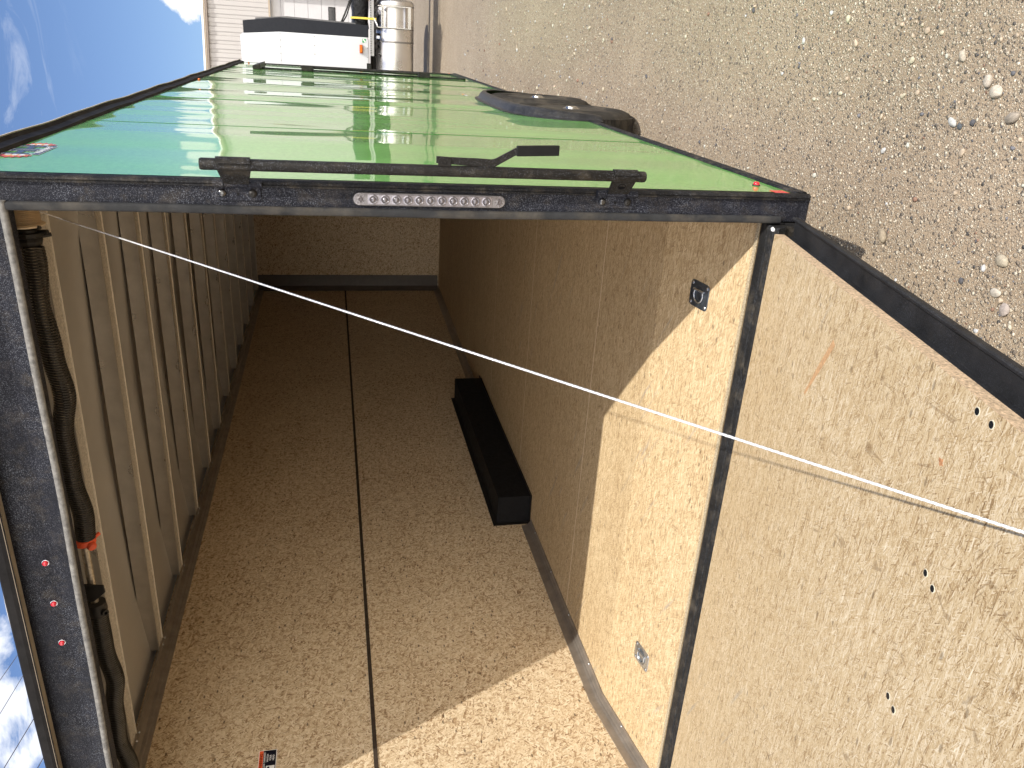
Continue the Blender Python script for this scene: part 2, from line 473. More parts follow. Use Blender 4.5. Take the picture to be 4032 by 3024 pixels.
class MB:
    def __init__(self):
        self.v, self.f = [], []

    def add(self, vs, fs):
        k = len(self.v)
        self.v += [tuple(x) for x in vs]
        self.f += [tuple(i + k for i in f) for f in fs]
        return self

    def box(self, x0, x1, y0, y1, z0, z1):
        return self.add([(x0, y0, z0), (x1, y0, z0), (x1, y1, z0), (x0, y1, z0), (x0, y0, z1), (x1, y0, z1), (x1, y1, z1), (x0, y1, z1)],
                        [(0, 3, 2, 1), (4, 5, 6, 7), (0, 1, 5, 4), (1, 2, 6, 5), (2, 3, 7, 6), (3, 0, 4, 7)])

    def hexa(self, p):
        return self.add(p, [(0, 3, 2, 1), (4, 5, 6, 7), (0, 1, 5, 4), (1, 2, 6, 5), (2, 3, 7, 6), (3, 0, 4, 7)])

    def prism(self, pts, a, b, axis):
        """2D outline extruded from a to b along axis 'x' (pts y,z), 'y' (pts x,z) or 'z' (pts x,y)"""
        def P(p, t):
            return {'x': (t, p[0], p[1]), 'y': (p[0], t, p[1]), 'z': (p[0], p[1], t)}[axis]
        k = len(pts)
        vs = [P(p, a) for p in pts] + [P(p, b) for p in pts]
        fs = [tuple(range(k - 1, -1, -1)), tuple(range(k, 2 * k))] + [(i, (i + 1) % k, k + (i + 1) % k, k + i) for i in range(k)]
        return self.add(vs, fs)

    def tube(self, path, r, k=10, caps=True):
        path = [Vector(p) for p in path]
        rr = r if isinstance(r, (list, tuple)) else [r] * len(path)
        vs, fs = [], []
        ref = None
        for i, p in enumerate(path):
            d = (path[min(i + 1, len(path) - 1)] - path[max(i - 1, 0)]).normalized()
            if ref is None:
                ref = d.orthogonal().normalized()
            ref = (ref - d * ref.dot(d)).normalized()
            b = d.cross(ref)
            for j in range(k):
                a = 2 * math.pi * j / k
                vs.append(p + (ref * math.cos(a) + b * math.sin(a)) * rr[i])
        for i in range(len(path) - 1):
            for j in range(k):
                fs.append((i * k + j, i * k + (j + 1) % k, (i + 1) * k + (j + 1) % k, (i + 1) * k + j))
        if caps:
            fs.append(tuple(range(k - 1, -1, -1)))
            fs.append(tuple((len(path) - 1) * k + j for j in range(k)))
        return self.add(vs, fs)

    def lathe(self, prof, centre, axis, k=24):
        """prof: list of (radius, t) along axis vector"""
        ax = Vector(axis).normalized()
        u = ax.orthogonal().normalized()
        w = ax.cross(u)
        c = Vector(centre)
        vs, fs = [], []
        for r, t in prof:
            for j in range(k):
                a = 2 * math.pi * j / k
                vs.append(c + ax * t + (u * math.cos(a) + w * math.sin(a)) * max(r, 1e-5))
        for i in range(len(prof) - 1):
            for j in range(k):
                fs.append((i * k + j, i * k + (j + 1) % k, (i + 1) * k + (j + 1) % k, (i + 1) * k + j))
        fs.append(tuple(range(k - 1, -1, -1)))
        fs.append(tuple((len(prof) - 1) * k + j for j in range(k)))
        return self.add(vs, fs)

    def each(self, name, mat, parent=None, **kw):
        """one object for every piece added (adds are boxes, tubes ...)"""
        n_ = len(self.v)
        lab_ = list(range(n_))
        def find(a):
            while lab_[a] != a:
                lab_[a] = lab_[lab_[a]]
                a = lab_[a]
            return a
        for f in self.f:
            for q in f[1:]:
                lab_[find(q)] = find(f[0])
        groups = {}
        for f in self.f:
            groups.setdefault(find(f[0]), []).append(f)
        outp = []
        for fs_ in groups.values():
            used = sorted({q for f in fs_ for q in f})
            ix = {q: i for i, q in enumerate(used)}
            b_ = MB()
            b_.v = [self.v[q] for q in used]
            b_.f = [tuple(ix[q] for q in f) for f in fs_]
            outp.append(b_.make(name, mat, parent, **kw))
        return outp

    def make(self, name, mat, parent=None, M=None, smooth=None, bevel=0.0, segs=2, label=None, fix=True):
        me = bpy.data.meshes.new(name)
        me.from_pydata(self.v, [], self.f)
        if fix:
            bm = bmesh.new()
            bm.from_mesh(me)
            bmesh.ops.recalc_face_normals(bm, faces=bm.faces)
            bm.to_mesh(me)
            bm.free()
        mats = mat if isinstance(mat, (list, tuple)) else [mat]
        for q in mats:
            me.materials.append(q)
        if smooth is not None:
            me.polygons.foreach_set('use_smooth', [True] * len(me.polygons))
            me.set_sharp_from_angle(angle=math.radians(smooth))
        me.update()
        o = bpy.data.objects.new(name, me)
        reg(o, M if M is not None else Matrix.Identity(4), parent)
        if bevel:
            b = o.modifiers.new('bevel', 'BEVEL')
            b.width = bevel
            b.segments = segs
            b.limit_method = 'ANGLE'
            b.angle_limit = math.radians(35)
        if label:
            o['label'] = label
        return o


def copy_part(src, M, parent=None):
    """copy of a part (and of its children) placed at world matrix M"""
    o = src.copy()
    C.objects.link(o)
    par = parent if parent is not None else src.parent
    o.parent = par
    o.matrix_parent_inverse = WM[par.name].inverted() if par else Matrix.Identity(4)
    o.matrix_basis = M
    WM[o.name] = M.copy()
    for ch in list(src.children):
        rel = WM[src.name].inverted() @ WM[ch.name]
        copy_part(ch, M @ rel, o)
    return o


def text(name, body, size, mat, parent, M, ext=0.0004, sx=1.0):
    cu = bpy.data.curves.new(name, 'FONT')
    cu.body = body
    cu.size = size
    cu.extrude = ext
    cu.offset = size * 0.012
    cu.align_x = 'CENTER'
    cu.align_y = 'CENTER'
    tmp = bpy.data.objects.new(name + '_tmp', cu)
    C.objects.link(tmp)
    dg = bpy.context.evaluated_depsgraph_get()
    me = bpy.data.meshes.new_from_object(tmp.evaluated_get(dg))
    bpy.data.objects.remove(tmp)
    me.transform(Matrix.Diagonal((sx, 1, 1, 1)))
    me.materials.clear()
    me.materials.append(mat)
    o = bpy.data.objects.new(name, me)
    reg(o, M, parent)
    return o


T = Matrix.Translation
def Rm(a, ax): return Matrix.Rotation(math.radians(a), 4, ax)


# ================================================================ ground
GZ = -0.36
g = MB()
xs = [-400, -60, -12, -4, 0, 4, 8, 16, 60, 400]
ys = [-400, -60, -8, -3, 0, 3, 8, 16, 40, 120, 600]
vs = [(x, y, GZ) for y in ys for x in xs]
fs = [(j * len(xs) + i, j * len(xs) + i + 1, (j + 1) * len(xs) + i + 1, (j + 1) * len(xs) + i) for j in range(len(ys) - 1) for i in range(len(xs) - 1)]
g.add(vs, fs)
go = g.make('ground', m_ground)
tag(go, 'packed tan dirt and gravel yard beside the trailer', 'ground', kind='structure')


def ico(sub):
    bm = bmesh.new()
    bmesh.ops.create_icosphere(bm, subdivisions=sub, radius=1)
    v = np.array([x.co[:] for x in bm.verts])
    f = np.array([[q.index for q in x.verts] for x in bm.faces])
    bm.free()
    return v, f


def ptint():
    r = rng.random()
    if r < 0.18:
        b = np.array((0.11, 0.11, 0.12)) * rng.uniform(0.7, 1.6)
    elif r < 0.27:
        b = np.array((0.22, 0.13, 0.09)) * rng.uniform(0.7, 1.3)
    elif r < 0.70:
        b = np.array((0.42, 0.34, 0.25)) * rng.uniform(0.8, 1.25)
    else:
        b = np.array((0.58, 0.51, 0.40)) * rng.uniform(0.8, 1.2)
    return np.clip(b, 0, 0.8)


def gravel():
    V, F, K = [], [], []
    off = 0
    small, big = ico(1), ico(2)
    N = 24000
    pts = []
    while len(pts) < N:
        # denser near the camera side, thinner far away
        t = rng.random()
        y = -2.0 + 11 * t ** 1.7
        x = rng.uniform(-0.9, 1.1 + 0.42 * (y + 2.2))
        if x < -0.25 and y > 1.0:
            continue
        pts.append((x, y))
    for (x, y) in pts:
        s = 0.0016 + 0.0022 * rng.random() + (0.0065 * rng.random() ** 12) * (1.15 if y < 0.4 else 1.0)
        if y > 3:
            s *= 1.5
        v, f = (big if s > 0.008 else small)
        a = rng.uniform(0, 6.28)
        sc = np.array((rng.uniform(0.8, 1.5), rng.uniform(0.7, 1.1), rng.uniform(0.45, 0.8))) * s
        p = v * (1 + rng.uniform(-0.16, 0.16, (len(v), 1))) * sc
        ca, sa = math.cos(a), math.sin(a)
        q = np.stack([p[:, 0] * ca - p[:, 1] * sa + x, p[:, 0] * sa + p[:, 1] * ca + y, p[:, 2] + GZ + s * 0.25], 1)
        V.append(q)
        F.append(f + off)
        K.append(np.repeat([np.append(np.minimum(ptint(), 0.46) if s > 0.005 else ptint(), 1)], len(v), 0))
        off += len(v)
    V, F, K = np.concatenate(V), np.concatenate(F), np.concatenate(K)
    me = bpy.data.meshes.new('gravel')
    me.vertices.add(len(V))
    me.vertices.foreach_set('co', V.astype('f').ravel())
    me.loops.add(F.size)
    me.loops.foreach_set('vertex_index', F.astype('i').ravel())
    me.polygons.add(len(F))
    me.polygons.foreach_set('loop_start', np.arange(0, F.size, 3).astype('i'))
    me.polygons.foreach_set('use_smooth', np.ones(len(F), bool))
    at = me.color_attributes.new('tint', 'FLOAT_COLOR', 'POINT')
    at.data.foreach_set('color', K.astype('f').ravel())
    me.update(calc_edges=True)
    me.materials.append(m_peb)
    o = bpy.data.objects.new('gravel', me)
    reg(o, Matrix.Identity(4), None)
    tag(o, 'loose pebbles and grit scattered over the yard', 'gravel', kind='stuff')


gravel()


def stone(x, y, s, sc, rot, col, label, seed):
    r = np.random.default_rng(seed)
    v, f = ico(3)
    k = r.normal(size=(9, 3))
    k /= np.linalg.norm(k, axis=1)[:, None]
    d = r.uniform(0.72, 0.98, 9)
    p = v.copy()
    for kk, dd in zip(k, d):
        t = p @ kk
        over = np.clip(t - dd, 0, None)
        p -= over[:, None] * kk * 0.85
    s = s * 0.8
    col = [min(0.44, c_ * 0.8) for c_ in col]
    p = p * np.array(sc) * s
    me = bpy.data.meshes.new('stone')
    me.from_pydata(p.tolist(), [], f.tolist())
    me.polygons.foreach_set('use_smooth', [True] * len(f))
    at = me.color_attributes.new('tint', 'FLOAT_COLOR', 'POINT')
    at.data.foreach_set('color', np.repeat([np.append(col, 1)], len(v), 0).astype('f').ravel())
    me.materials.append(m_peb)
    o = bpy.data.objects.new('stone', me)
    reg(o, T((x, y, GZ + s * sc[2] * 0.45)) @ Rm(rot, 'Z'), None)
    tag(o, label, 'stone', 'larger stones lying on the gravel')


stone(-0.139, 0.098, 0.028, (1.15, 0.7, 0.55), 35, (0.34, 0.28, 0.20), 'flat tan stone at the end of the shadow beside the ramp corner', 1)
stone(-0.092, -0.39, 0.024, (1.1, 0.9, 0.55), 70, (0.46, 0.40, 0.30), 'pale yellowish stone lying alone along the side of the ramp', 2)
stone(0.506, 0.538, 0.014, (1.2, 0.8, 0.8), 20, (0.60, 0.53, 0.38), 'small bright cream stone high up in the open gravel', 3)
stone(0.345, -0.165, 0.020, (1.1, 0.8, 0.7), 10, (0.52, 0.46, 0.38), 'pointed pale stone, upper one of two touching stones', 4)
stone(0.320, -0.205, 0.024, (1.1, 0.95, 0.6), 80, (0.55, 0.49, 0.40), 'round blocky pale stone, lower one of two touching stones', 5)
stone(0.262, -0.283, 0.023, (1.2, 0.8, 0.6), 120, (0.36, 0.31, 0.25), 'smooth brown grey oval stone below the two touching stones', 6)
stone(0.231, -0.074, 0.018, (1.3, 0.8, 0.6), 60, (0.66, 0.62, 0.52), 'whitish jagged stone with a dark pebble touching it', 7)
stone(0.222, -0.104, 0.012, (1.0, 0.9, 0.6), 60, (0.10, 0.115, 0.125), 'dark slate pebble touching a whitish jagged stone', 8)
stone(-0.018, 0.547, 0.011, (1.0, 0.9, 0.8), 0, (0.66, 0.60, 0.48), 'small whitish stone near the rear bottom corner of the trailer', 9)
stone(0.405, -0.045, 0.018, (1.2, 0.8, 0.6), 40, (0.50, 0.44, 0.35), 'long tan stone with a dark underside near the photo corner', 10)
stone(-0.209, -0.445, 0.022, (1.1, 0.9, 0.5), 15, (0.42, 0.36, 0.32), 'pinkish grey stone in a loose cluster close to the ramp', 11)
stone(-0.175, -0.40, 0.020, (1.2, 0.8, 0.5), 100, (0.55, 0.50, 0.42), 'angular cream stone in a loose cluster close to the ramp', 12)

# ================================================================ trailer
L, H = 7.277, 2.30
XW = -2.494      # inner face of left wall
XR = -0.060      # inner face of right wall
FP = [(0.045, 0.113), (0.55, 0.188), (1.2, 0.190), (3.0, 0.184), (7.28, 0.136)]   # floor height along the length


def fz(y):
    for (a, za), (b, zb) in zip(FP, FP[1:]):
        if y <= b:
            return za + (zb - za) * max(0.0, (y - a)) / (b - a)
    return FP[-1][1]


TR_ = thing('cargo_trailer', 'tall green enclosed trailer with its rear ramp door folded down', 'trailer', (-1.27, 3.6, GZ))

# ---- right side skin with the wheel-arch notch
YC = 2.98
arch = [(-0.86, 0.0), (-0.845, 0.13), (-0.80, 0.24), (-0.70, 0.33), (-0.56, 0.388), (-0.36, 0.412), (0, 0.418), (0.36, 0.412), (0.56, 0.388), (0.70, 0.33), (0.80, 0.24), (0.845, 0.13), (0.86, 0.0)]
seams = [1.22, 2.44, 3.66, 4.88, 6.10]
ins = [(YC + a * 0.955, z * 0.93) for a, z in arch]
# build the skin as separate sheets butted with tiny gaps inside one mesh
g = MB()
edges = [0.012] + seams + [L - 0.01]
for a, b in zip(edges, edges[1:]):
    a2, b2 = a + 0.0030, b - 0.0030
    bot = [(a2, 0.02), (b2, 0.02)]
    top = [(b2, H - 0.03), (a2, H - 0.03)]
    # underside follows the arch
    under = []
    for t in np.linspace(a2, b2, 40):
        z = 0.02
        if ins[0][0] < t < ins[-1][0]:
            for (p, zp), (q, zq) in zip(ins, ins[1:]):
                if p <= t <= q:
                    z = max(z, zp + (zq - zp) * (t - p) / (q - p) if q > p else zq)
        under.append((t, z))
    for (p, zp), (q, zq) in zip(under, under[1:]):
        g.add([(0, p, zp), (0, q, zq), (0, q, H - 0.03), (0, p, H - 0.03)], [(0, 1, 2, 3)])
o = g.make('side_panel', m_side, TR_, fix=False)
md = o.modifiers.new('w', 'WELD')
md.merge_threshold = 0.0001
g = MB()
for s in seams:
    g.box(-0.004, 0.0007, s - 0.0035, s + 0.0035, 0.43 if YC - .82 < s < YC + .82 else 0.02, H - 0.03)
g.each('panel_joint', simple('joint_green', (0.02, 0.12, 0.02), 0.6, spec=0.2), TR_)
# other outer faces
MB().box(-2.552, -2.548, 0.0, L, 0.02, H - 0.02).make('side_panel', m_side, TR_)
MB().box(-2.55, 0.0, L - 0.004, L + 0.004, 0.02, H).make('front_panel', m_side, TR_)
# roof: crowned sheet
g = MB()
pr = [(-2.55, H - 0.01), (-2.1, H + 0.03), (-1.27, H + 0.05), (-0.45, H + 0.03), (0.0, H - 0.01)]
g.prism(pr + [(x, z + 0.004) for x, z in reversed(pr)], 0.0, L, 'y')
g.make('roof', m_skin, TR_)
# top and bottom side trims with ridges
def wavy(y): return 0.0010 * math.sin(y * 5.1) + 0.0006 * math.sin(y * 11.3 + 1)
g = MB()
prof = [(0.0, -0.045), (0.010, -0.040), (0.014, -0.012), (0.024, -0.006), (0.024, 0.004), (0.012, 0.010), (0.006, 0.016), (-0.04, 0.02)]
ysn = np.linspace(-0.04, L, 60)
vs, fs = [], []
for y in ysn:
    for a, b in prof:
        vs.append((a + wavy(y) * 1.5, y, H + b + wavy(y)))
k = len(prof)
for i in range(len(ysn) - 1):
    for j in range(k - 1):
        fs.append((i * k + j, i * k + j + 1, (i + 1) * k + j + 1, (i + 1) * k + j))
g.add(vs, fs)
g.make('top_trim', simple('dark_brown_trim', (0.012, 0.009, 0.008), 0.6, var=0.3, dust=0.06), TR_, fix=False)
g = MB()
for i in range(len(ysn) - 1):
    y0, y1 = ysn[i], ysn[i + 1]
    a0, a1 = wavy(y0), wavy(y1)
    g.hexa([(0.0245 + a0 * 1.5, y0, H + a0 - 0.004), (0.028 + a0 * 1.5, y0, H + a0 - 0.004), (0.028 + a1 * 1.5, y1, H + a1 - 0.004), (0.0245 + a1 * 1.5, y1, H + a1 - 0.004),
            (0.0245 + a0 * 1.5, y0, H + a0 + 0.002), (0.028 + a0 * 1.5, y0, H + a0 + 0.002), (0.028 + a1 * 1.5, y1, H + a1 + 0.002), (0.0245 + a1 * 1.5, y1, H + a1 + 0.002)])
g.make('drip_edge', simple('silver_drip', (0.42, 0.38, 0.33), 0.5), TR_)
g = MB()
for a, b in ((0.0145, YC - 0.85), (YC + 0.85, L)):
    g.prism([(-0.05, 0.0), (0.004, 0.0), (0.009, 0.006), (0.009, 0.014), (0.004, 0.018), (0.008, 0.022), (0.008, 0.032), (0.002, 0.036), (-0.004, 0.036), (-0.05, 0.03)], a, b, 'y')
g.make('bottom_trim', m_trim, TR_)
g = MB()
g.box(-2.5, -0.06, 0.02, L, 0.02, 0.08)
for x in (-2.1, -0.5):
    g.box(x - 0.03, x + 0.03, 0.05, L + 1.0, -0.09, 0.018)
g.make('chassis_frame', m_dark, TR_)

# ---- interior boards
g = MB()
vs, fs = [], []
for y, z in FP:
    vs += [(XW, y, z), (XR, y, z), (XW, y, z - 0.018), (XR, y, z - 0.018)]
for i in range(len(FP) - 1):
    a = i * 4
    fs += [(a, a + 1, a + 5, a + 4), (a + 2, a + 6, a + 7, a + 3), (a, a + 4, a + 6, a + 2), (a + 1, a + 3, a + 7, a + 5)]
fs += [(0, 2, 3, 1), (16, 17, 19, 18)]
g.add(vs, fs)
g.make('floor_board', m_floor, TR_)
MB().box(XW - 0.012, XW, 0.03, 7.276, 0.05, 1.2605).box(XW - 0.012, XW, 0.03, 7.276, 1.2705, 2.29).make('wall_board', m_wall, TR_)
MB().box(XR, XR + 0.012, 0.03, 7.276, 0.05, 2.29).make('wall_board', m_wall, TR_)
MB().box(XW, XR, L - 0.01, L - 0.006, 0.05, 2.30).make('end_wall_board', m_back, TR_)
# seam strip along the left wall, in lengths with small gaps
g = MB()
ye = [0.03, 1.352, 2.566, 3.769, 4.683, 5.9, 7.2]
for a, b in zip(ye, ye[1:]):
    g.box(XW - 0.004, XW + 0.004, a + 0.003, b - 0.003, 1.256, 1.274)
g.each('seam_strip', m_strip, TR_)
# floor cove along the left wall: ridged aluminium angle
def cove(y0, y1):
    c = MB()
    pf = [(0.0, 0.062), (0.005, 0.062), (0.006, 0.045), (0.011, 0.030), (0.014, 0.027), (0.019, 0.018), (0.023, 0.017), (0.034, 0.008), (0.046, 0.005), (0.047, 0.0005), (0.0, 0.0005)]
    n_ = [y for y in [y0] + [p for p, _ in FP if y0 < p < y1] + [y1]]
    vs, fs = [], []
    k = len(pf)
    for y in n_:
        for a, b in pf:
            vs.append((XW + a, y, fz(y) + b))
    for i in range(len(n_) - 1):
        for j in range(k):
            fs.append((i * k + j, i * k + (j + 1) % k, (i + 1) * k + (j + 1) % k, (i + 1) * k + j))
    fs += [tuple(range(k)), tuple((len(n_) - 1) * k + j for j in range(k - 1, -1, -1))]
    return c.add(vs, fs)


cove(0.05, 2.04).make('floor_cove', m_alu, TR_, smooth=20)
cove(4.07, 7.26).make('floor_cove', m_alu, TR_, smooth=20)
# ceiling cove
g = MB()
g.prism([(XW, 2.205), (XW + 0.006, 2.205), (XW + 0.007, 2.222), (XW + 0.011, 2.226), (XW + 0.011, 2.240), (XW + 0.026, 2.256), (XW + 0.058, 2.258), (XW + 0.058, 2.264), (XW, 2.264)], 0.05, 7.25, 'y')
g.make('ceiling_cove', m_alu, TR_)
g = MB()
g.prism([(XR, 2.205), (XR - 0.006, 2.205), (XR - 0.011, 2.240), (XR - 0.026, 2.256), (XR - 0.058, 2.258), (XR - 0.058, 2.264), (XR, 2.264)], 0.05, 7.25, 'y')
g.make('ceiling_cove', m_alu, TR_)
# front left corner post trim
g = MB()
g.prism([(XW, 7.20), (XW + 0.055, 7.235), (XW + 0.060, 7.236), (XW + 0.175, 7.262), (XW + 0.178, 7.268), (XW, 7.268)], 0.15, 2.262, 'z')
g.make('corner_trim', simple('corner_trim_metal', (0.06, 0.045, 0.035), 0.5, 0.0), TR_)
# roof ribs
rib = MB()
rib.box(XW + 0.055, XR - 0.055, -0.085, -0.001, 2.262, 2.2665)
ribo = rib.make('roof_rib', m_ribf, TR_, M=T((0, 0.616, 0)))
w_ = MB()
w_.box(XW + 0.055, XR - 0.055, -0.083, -0.080, 2.2668, 2.325)
w_.box(XW + 0.055, XR - 0.055, -0.030, -0.027, 2.2668, 2.325)
w_.box(XW + 0.055, XR - 0.055, -0.092, -0.0855, 2.258, 2.2645)
w_.make('rib_web', m_rib, ribo, M=T((0, 0.616, 0)))
w_ = MB()
w_.box(XW + 0.055, XR - 0.055, 0.0, 0.003, 2.2575, 2.272)
w_.make('rib_lip', simple('bright_lip', (0.74, 0.69, 0.60), 0.5, 0.0), ribo, M=T((0, 0.616, 0)))
w_ = MB()
for dy in (-0.02, 0.028):
    w_.lathe([(0.0, -0.004), (0.004, -0.0035), (0.006, 0.0), (0.006, 0.001)], (XW + 0.034, dy, 2.2565), (0, 0, 1), 10)
w_.each('screw', m_zinc, ribo, M=T((0, 0.616, 0)), smooth=40)
for k in range(1, 12):
    copy_part(ribo, T((0, 0.616 + 0.5945 * k, 0)))
g = MB()
for k in range(12):
    pass
# screws in floor cove
sc = MB().lathe([(0.0, 0.003), (0.004, 0.0025), (0.006, 0.0), (0.006, -0.001)], (0, 0, 0), (0, 0, 1), 10).make('screw', m_zinc, TR_, M=T((XW + 0.04, 0.35, fz(0.35) + 0.0075)), smooth=40)
for y in (0.75, 1.12, 1.5, 1.9, 4.5, 5.1, 5.7, 6.3):
    copy_part(sc, T((XW + 0.04, y, fz(y) + 0.0075)))

# ---- wheel boxes inside
g = MB()
g.box(XW + 0.0005, -2.300, 2.09, 4.02, 0.10, 0.402)
wb = g.make('wheel_box', m_matte, TR_, bevel=0.004)
g = MB()
g.box(XW + 0.001, -2.285, 2.066, 4.035, 0.186, 0.191)
g.box(XW + 0.001, XW + 0.004, 2.062, 4.035, 0.19, 0.428)
g.make('flange', simple('black_flange', (0.016, 0.015, 0.014), 0.45), wb)
g = MB()
g.box(-0.262, XR - 0.0005, 2.12, 3.85, 0.02, 0.402)
g.make('wheel_box', m_matte, TR_)

# ---- rear frame: right post, header, sill
PX0, PX1 = -0.062, -0.014
g = MB()
g.prism([(PX0 - 0.020, 0.0), (PX0 - 0.020, 0.05), (0.0, 0.05), (0.0, 0.006), (-0.014, 0.006), (-0.014, 0.0)], 0.0, H - 0.005, 'z')
g.make('rear_post', m_blk, TR_, bevel=0.001)
g = MB()
g.prism([(-0.014, -0.004), (-0.0135, -0.008), (-0.009, -0.009), (-0.0085, -0.006), (-0.006, -0.006), (-0.0055, -0.009), (-0.001, -0.008), (0.002, -0.004), (0.0045, 0.002), (0.0045, 0.010), (0.0015, 0.014), (0.0015, 0.03), (-0.014, 0.03)], 0.0, H + 0.0, 'z')
g.make('corner_trim', m_trim, TR_, smooth=25)
g = MB()
g.prism([(-2.55, 0.0), (-2.55, 0.05), (-2.468, 0.05), (-2.468, 0.0)], 0.0, H - 0.005, 'z')
g.make('rear_post', m_blk, TR_, bevel=0.001)
MB().box(-0.0825, -0.0035, 0.004, 0.0495, -0.006, 0.0).make('post_foot', m_blk, TR_)
MB().box(-0.0145, -0.002, 0.0305, 0.05, 0.0, 0.3).make('post_filler', m_blk, TR_)
# header
g = MB()
g.box(-2.467, -0.083, 0.0, 0.04, 2.147, H + 0.0)
g.make('header', m_blk, TR_, bevel=0.001)
g = MB()   # bent visor along the top edge
xs_ = np.linspace(-2.56, 0.0, 24)
vs, fs = [], []
pf = [(0.02, 0.040), (-0.040, 0.030), (-0.046, 0.024), (-0.046, 0.004), (-0.042, 0.0), (-0.038, 0.004), (-0.038, 0.020), (0.0, 0.022)]
k = len(pf)
for x in xs_:
    c_ = 0.012 * (1 - ((x + 1.27) / 1.28) ** 2)
    for a, b in pf:
        vs.append((x, a, H - 0.008 + b + c_ * (0 if b < 0.003 else 1)))
for i in range(len(xs_) - 1):
    for j in range(k):
        fs.append((i * k + j, i * k + (j + 1) % k, (i + 1) * k + (j + 1) % k, (i + 1) * k + j))
fs += [tuple(range(k)), tuple((len(xs_) - 1) * k + j for j in range(k - 1, -1, -1))]
g.add(vs, fs)
g.make('visor', simple('visor_black', (0.008, 0.007, 0.007), 0.75, var=0.4, spec=0.2), TR_)
MB().box(-2.55, -0.01, -0.0472, -0.0463, H - 0.0066, H - 0.0048).make('visor_edge', simple('visor_edge_tan', (0.17, 0.135, 0.09), 0.5), TR_)
# gaskets
g = MB()
pth = [(-0.0725, -0.004, z) for z in np.linspace(0.086, 2.150, 60)]
pth = [(x + 0.0012 * math.sin(z * 4.2) + 0.0006 * math.sin(z * 11), y, z) for x, y, z in pth]
vs, fs = [], []
kk = 14
for (x, y, z) in pth:
    for j in range(kk):
        a = 2 * math.pi * j / kk
        vs.append((x + 0.0112 * math.copysign(abs(math.cos(a)) ** 0.7, math.cos(a)), y + 0.008 * math.copysign(abs(math.sin(a)) ** 0.8, math.sin(a)), z))
for i in range(len(pth) - 1):
    for j in range(kk):
        fs.append((i * kk + j, i * kk + (j + 1) % kk, (i + 1) * kk + (j + 1) % kk, (i + 1) * kk + j))
fs += [tuple(range(kk)), tuple((len(pth) - 1) * kk + j for j in range(kk - 1, -1, -1))]
g.add(vs, fs)
g.make('post_gasket', m_rub, TR_, smooth=60)
g = MB()
pth = [(x, -0.005, 2.156 + 0.004 * math.sin(x * 2.6 + 0.6) - 0.003 + 0.0012 * math.sin(x * 9)) for x in np.linspace(-2.46, -0.060, 70)]
g.tube(pth, 0.0095, 12)
g.make('header_gasket', m_rubd, TR_, smooth=60)
# sill / threshold channel
g = MB()
g.prism([(-0.038, 0.080), (-0.044, 0.104), (-0.036, 0.119), (-0.020, 0.121), (-0.016, 0.112), (-0.004, 0.109), (0.0, 0.116), (0.030, 0.118), (0.044, 0.114), (0.044, 0.03), (-0.02, 0.03), (-0.02, 0.07)], -2.46, -0.088, 'x')
g.make('sill', m_sill, TR_, bevel=0.0015)
g = MB()
g.box(-2.46, -0.088, 0.044, 0.060, 0.1165, 0.119)
g.make('sill_sealant', simple('sealant_grit', (0.40, 0.33, 0.22), 0.9, var=0.6, scale=220, bmp=0.8), TR_)
g = MB()
g.box(-2.55, -0.076, 0.0, 0.048, 0.0, 0.078)
g.make('rear_crossmember', m_blk2, TR_, bevel=0.001)
sc2 = MB().lathe([(0.0, -0.008), (0.005, -0.006), (0.007, 0.0), (0.004, 0.006)], (0, 0, 0), (0.7, 0.2, 0.6), 12).make('hinge_pin', m_white, TR_, M=T((-0.094, -0.032, 0.118)), smooth=50)

# ---- ramp door
SL = math.atan(0.245)
RMm = T((0, -0.055, 0.1235)) @ Rm(-math.degrees(SL), 'X')      # local -y runs out along the ramp, +z is its face
RL = 2.02
g = MB().box(-2.450, -0.104, -RL, 0.0, -0.028, 0.0)
rd = g.make('ramp_door', [m_ramp], TR_, M=RMm)
g = MB().box(-0.1038, -0.1022, -RL, -0.002, -0.0278, -0.0006)
g.make('board_edge', m_edge, rd, M=RMm)
g = MB()
g.box(-2.44, -0.1105, -RL, 0.0, -0.062, -0.0285)
g.make('door_core', m_matte, rd, M=RMm)
g = MB()   # side rail with lip
g.prism([(-0.110, -0.029), (-0.110, -0.058), (-0.066, -0.055), (-0.060, -0.046), (-0.055, -0.045), (-0.052, -0.049), (-0.052, -0.056), (-0.054, -0.066), (-0.111, -0.066)], -RL, 0.010, 'y')
g.prism([(-2.45, -0.029), (-2.45, -0.060), (-2.50, -0.056), (-2.51, -0.044), (-2.52, -0.052), (-2.52, -0.078), (-2.45, -0.078)], -RL, 0.010, 'y')
g.each('door_frame', m_blk2, rd, M=RMm, bevel=0.002)
g = MB()
g.box(-2.5, -0.05, -RL - 0.03, -RL, -0.07, -0.028)
g.make('door_end_cap', m_alu, rd, M=RMm)


def rloc(x, y):   # world point on the ramp face -> local
    z = 0.1235 + (-0.055 - y) * math.tan(SL)
    return RMm.inverted() @ Vector((x, y, z))


def rloc3(v): return RMm.inverted() @ Vector(v)


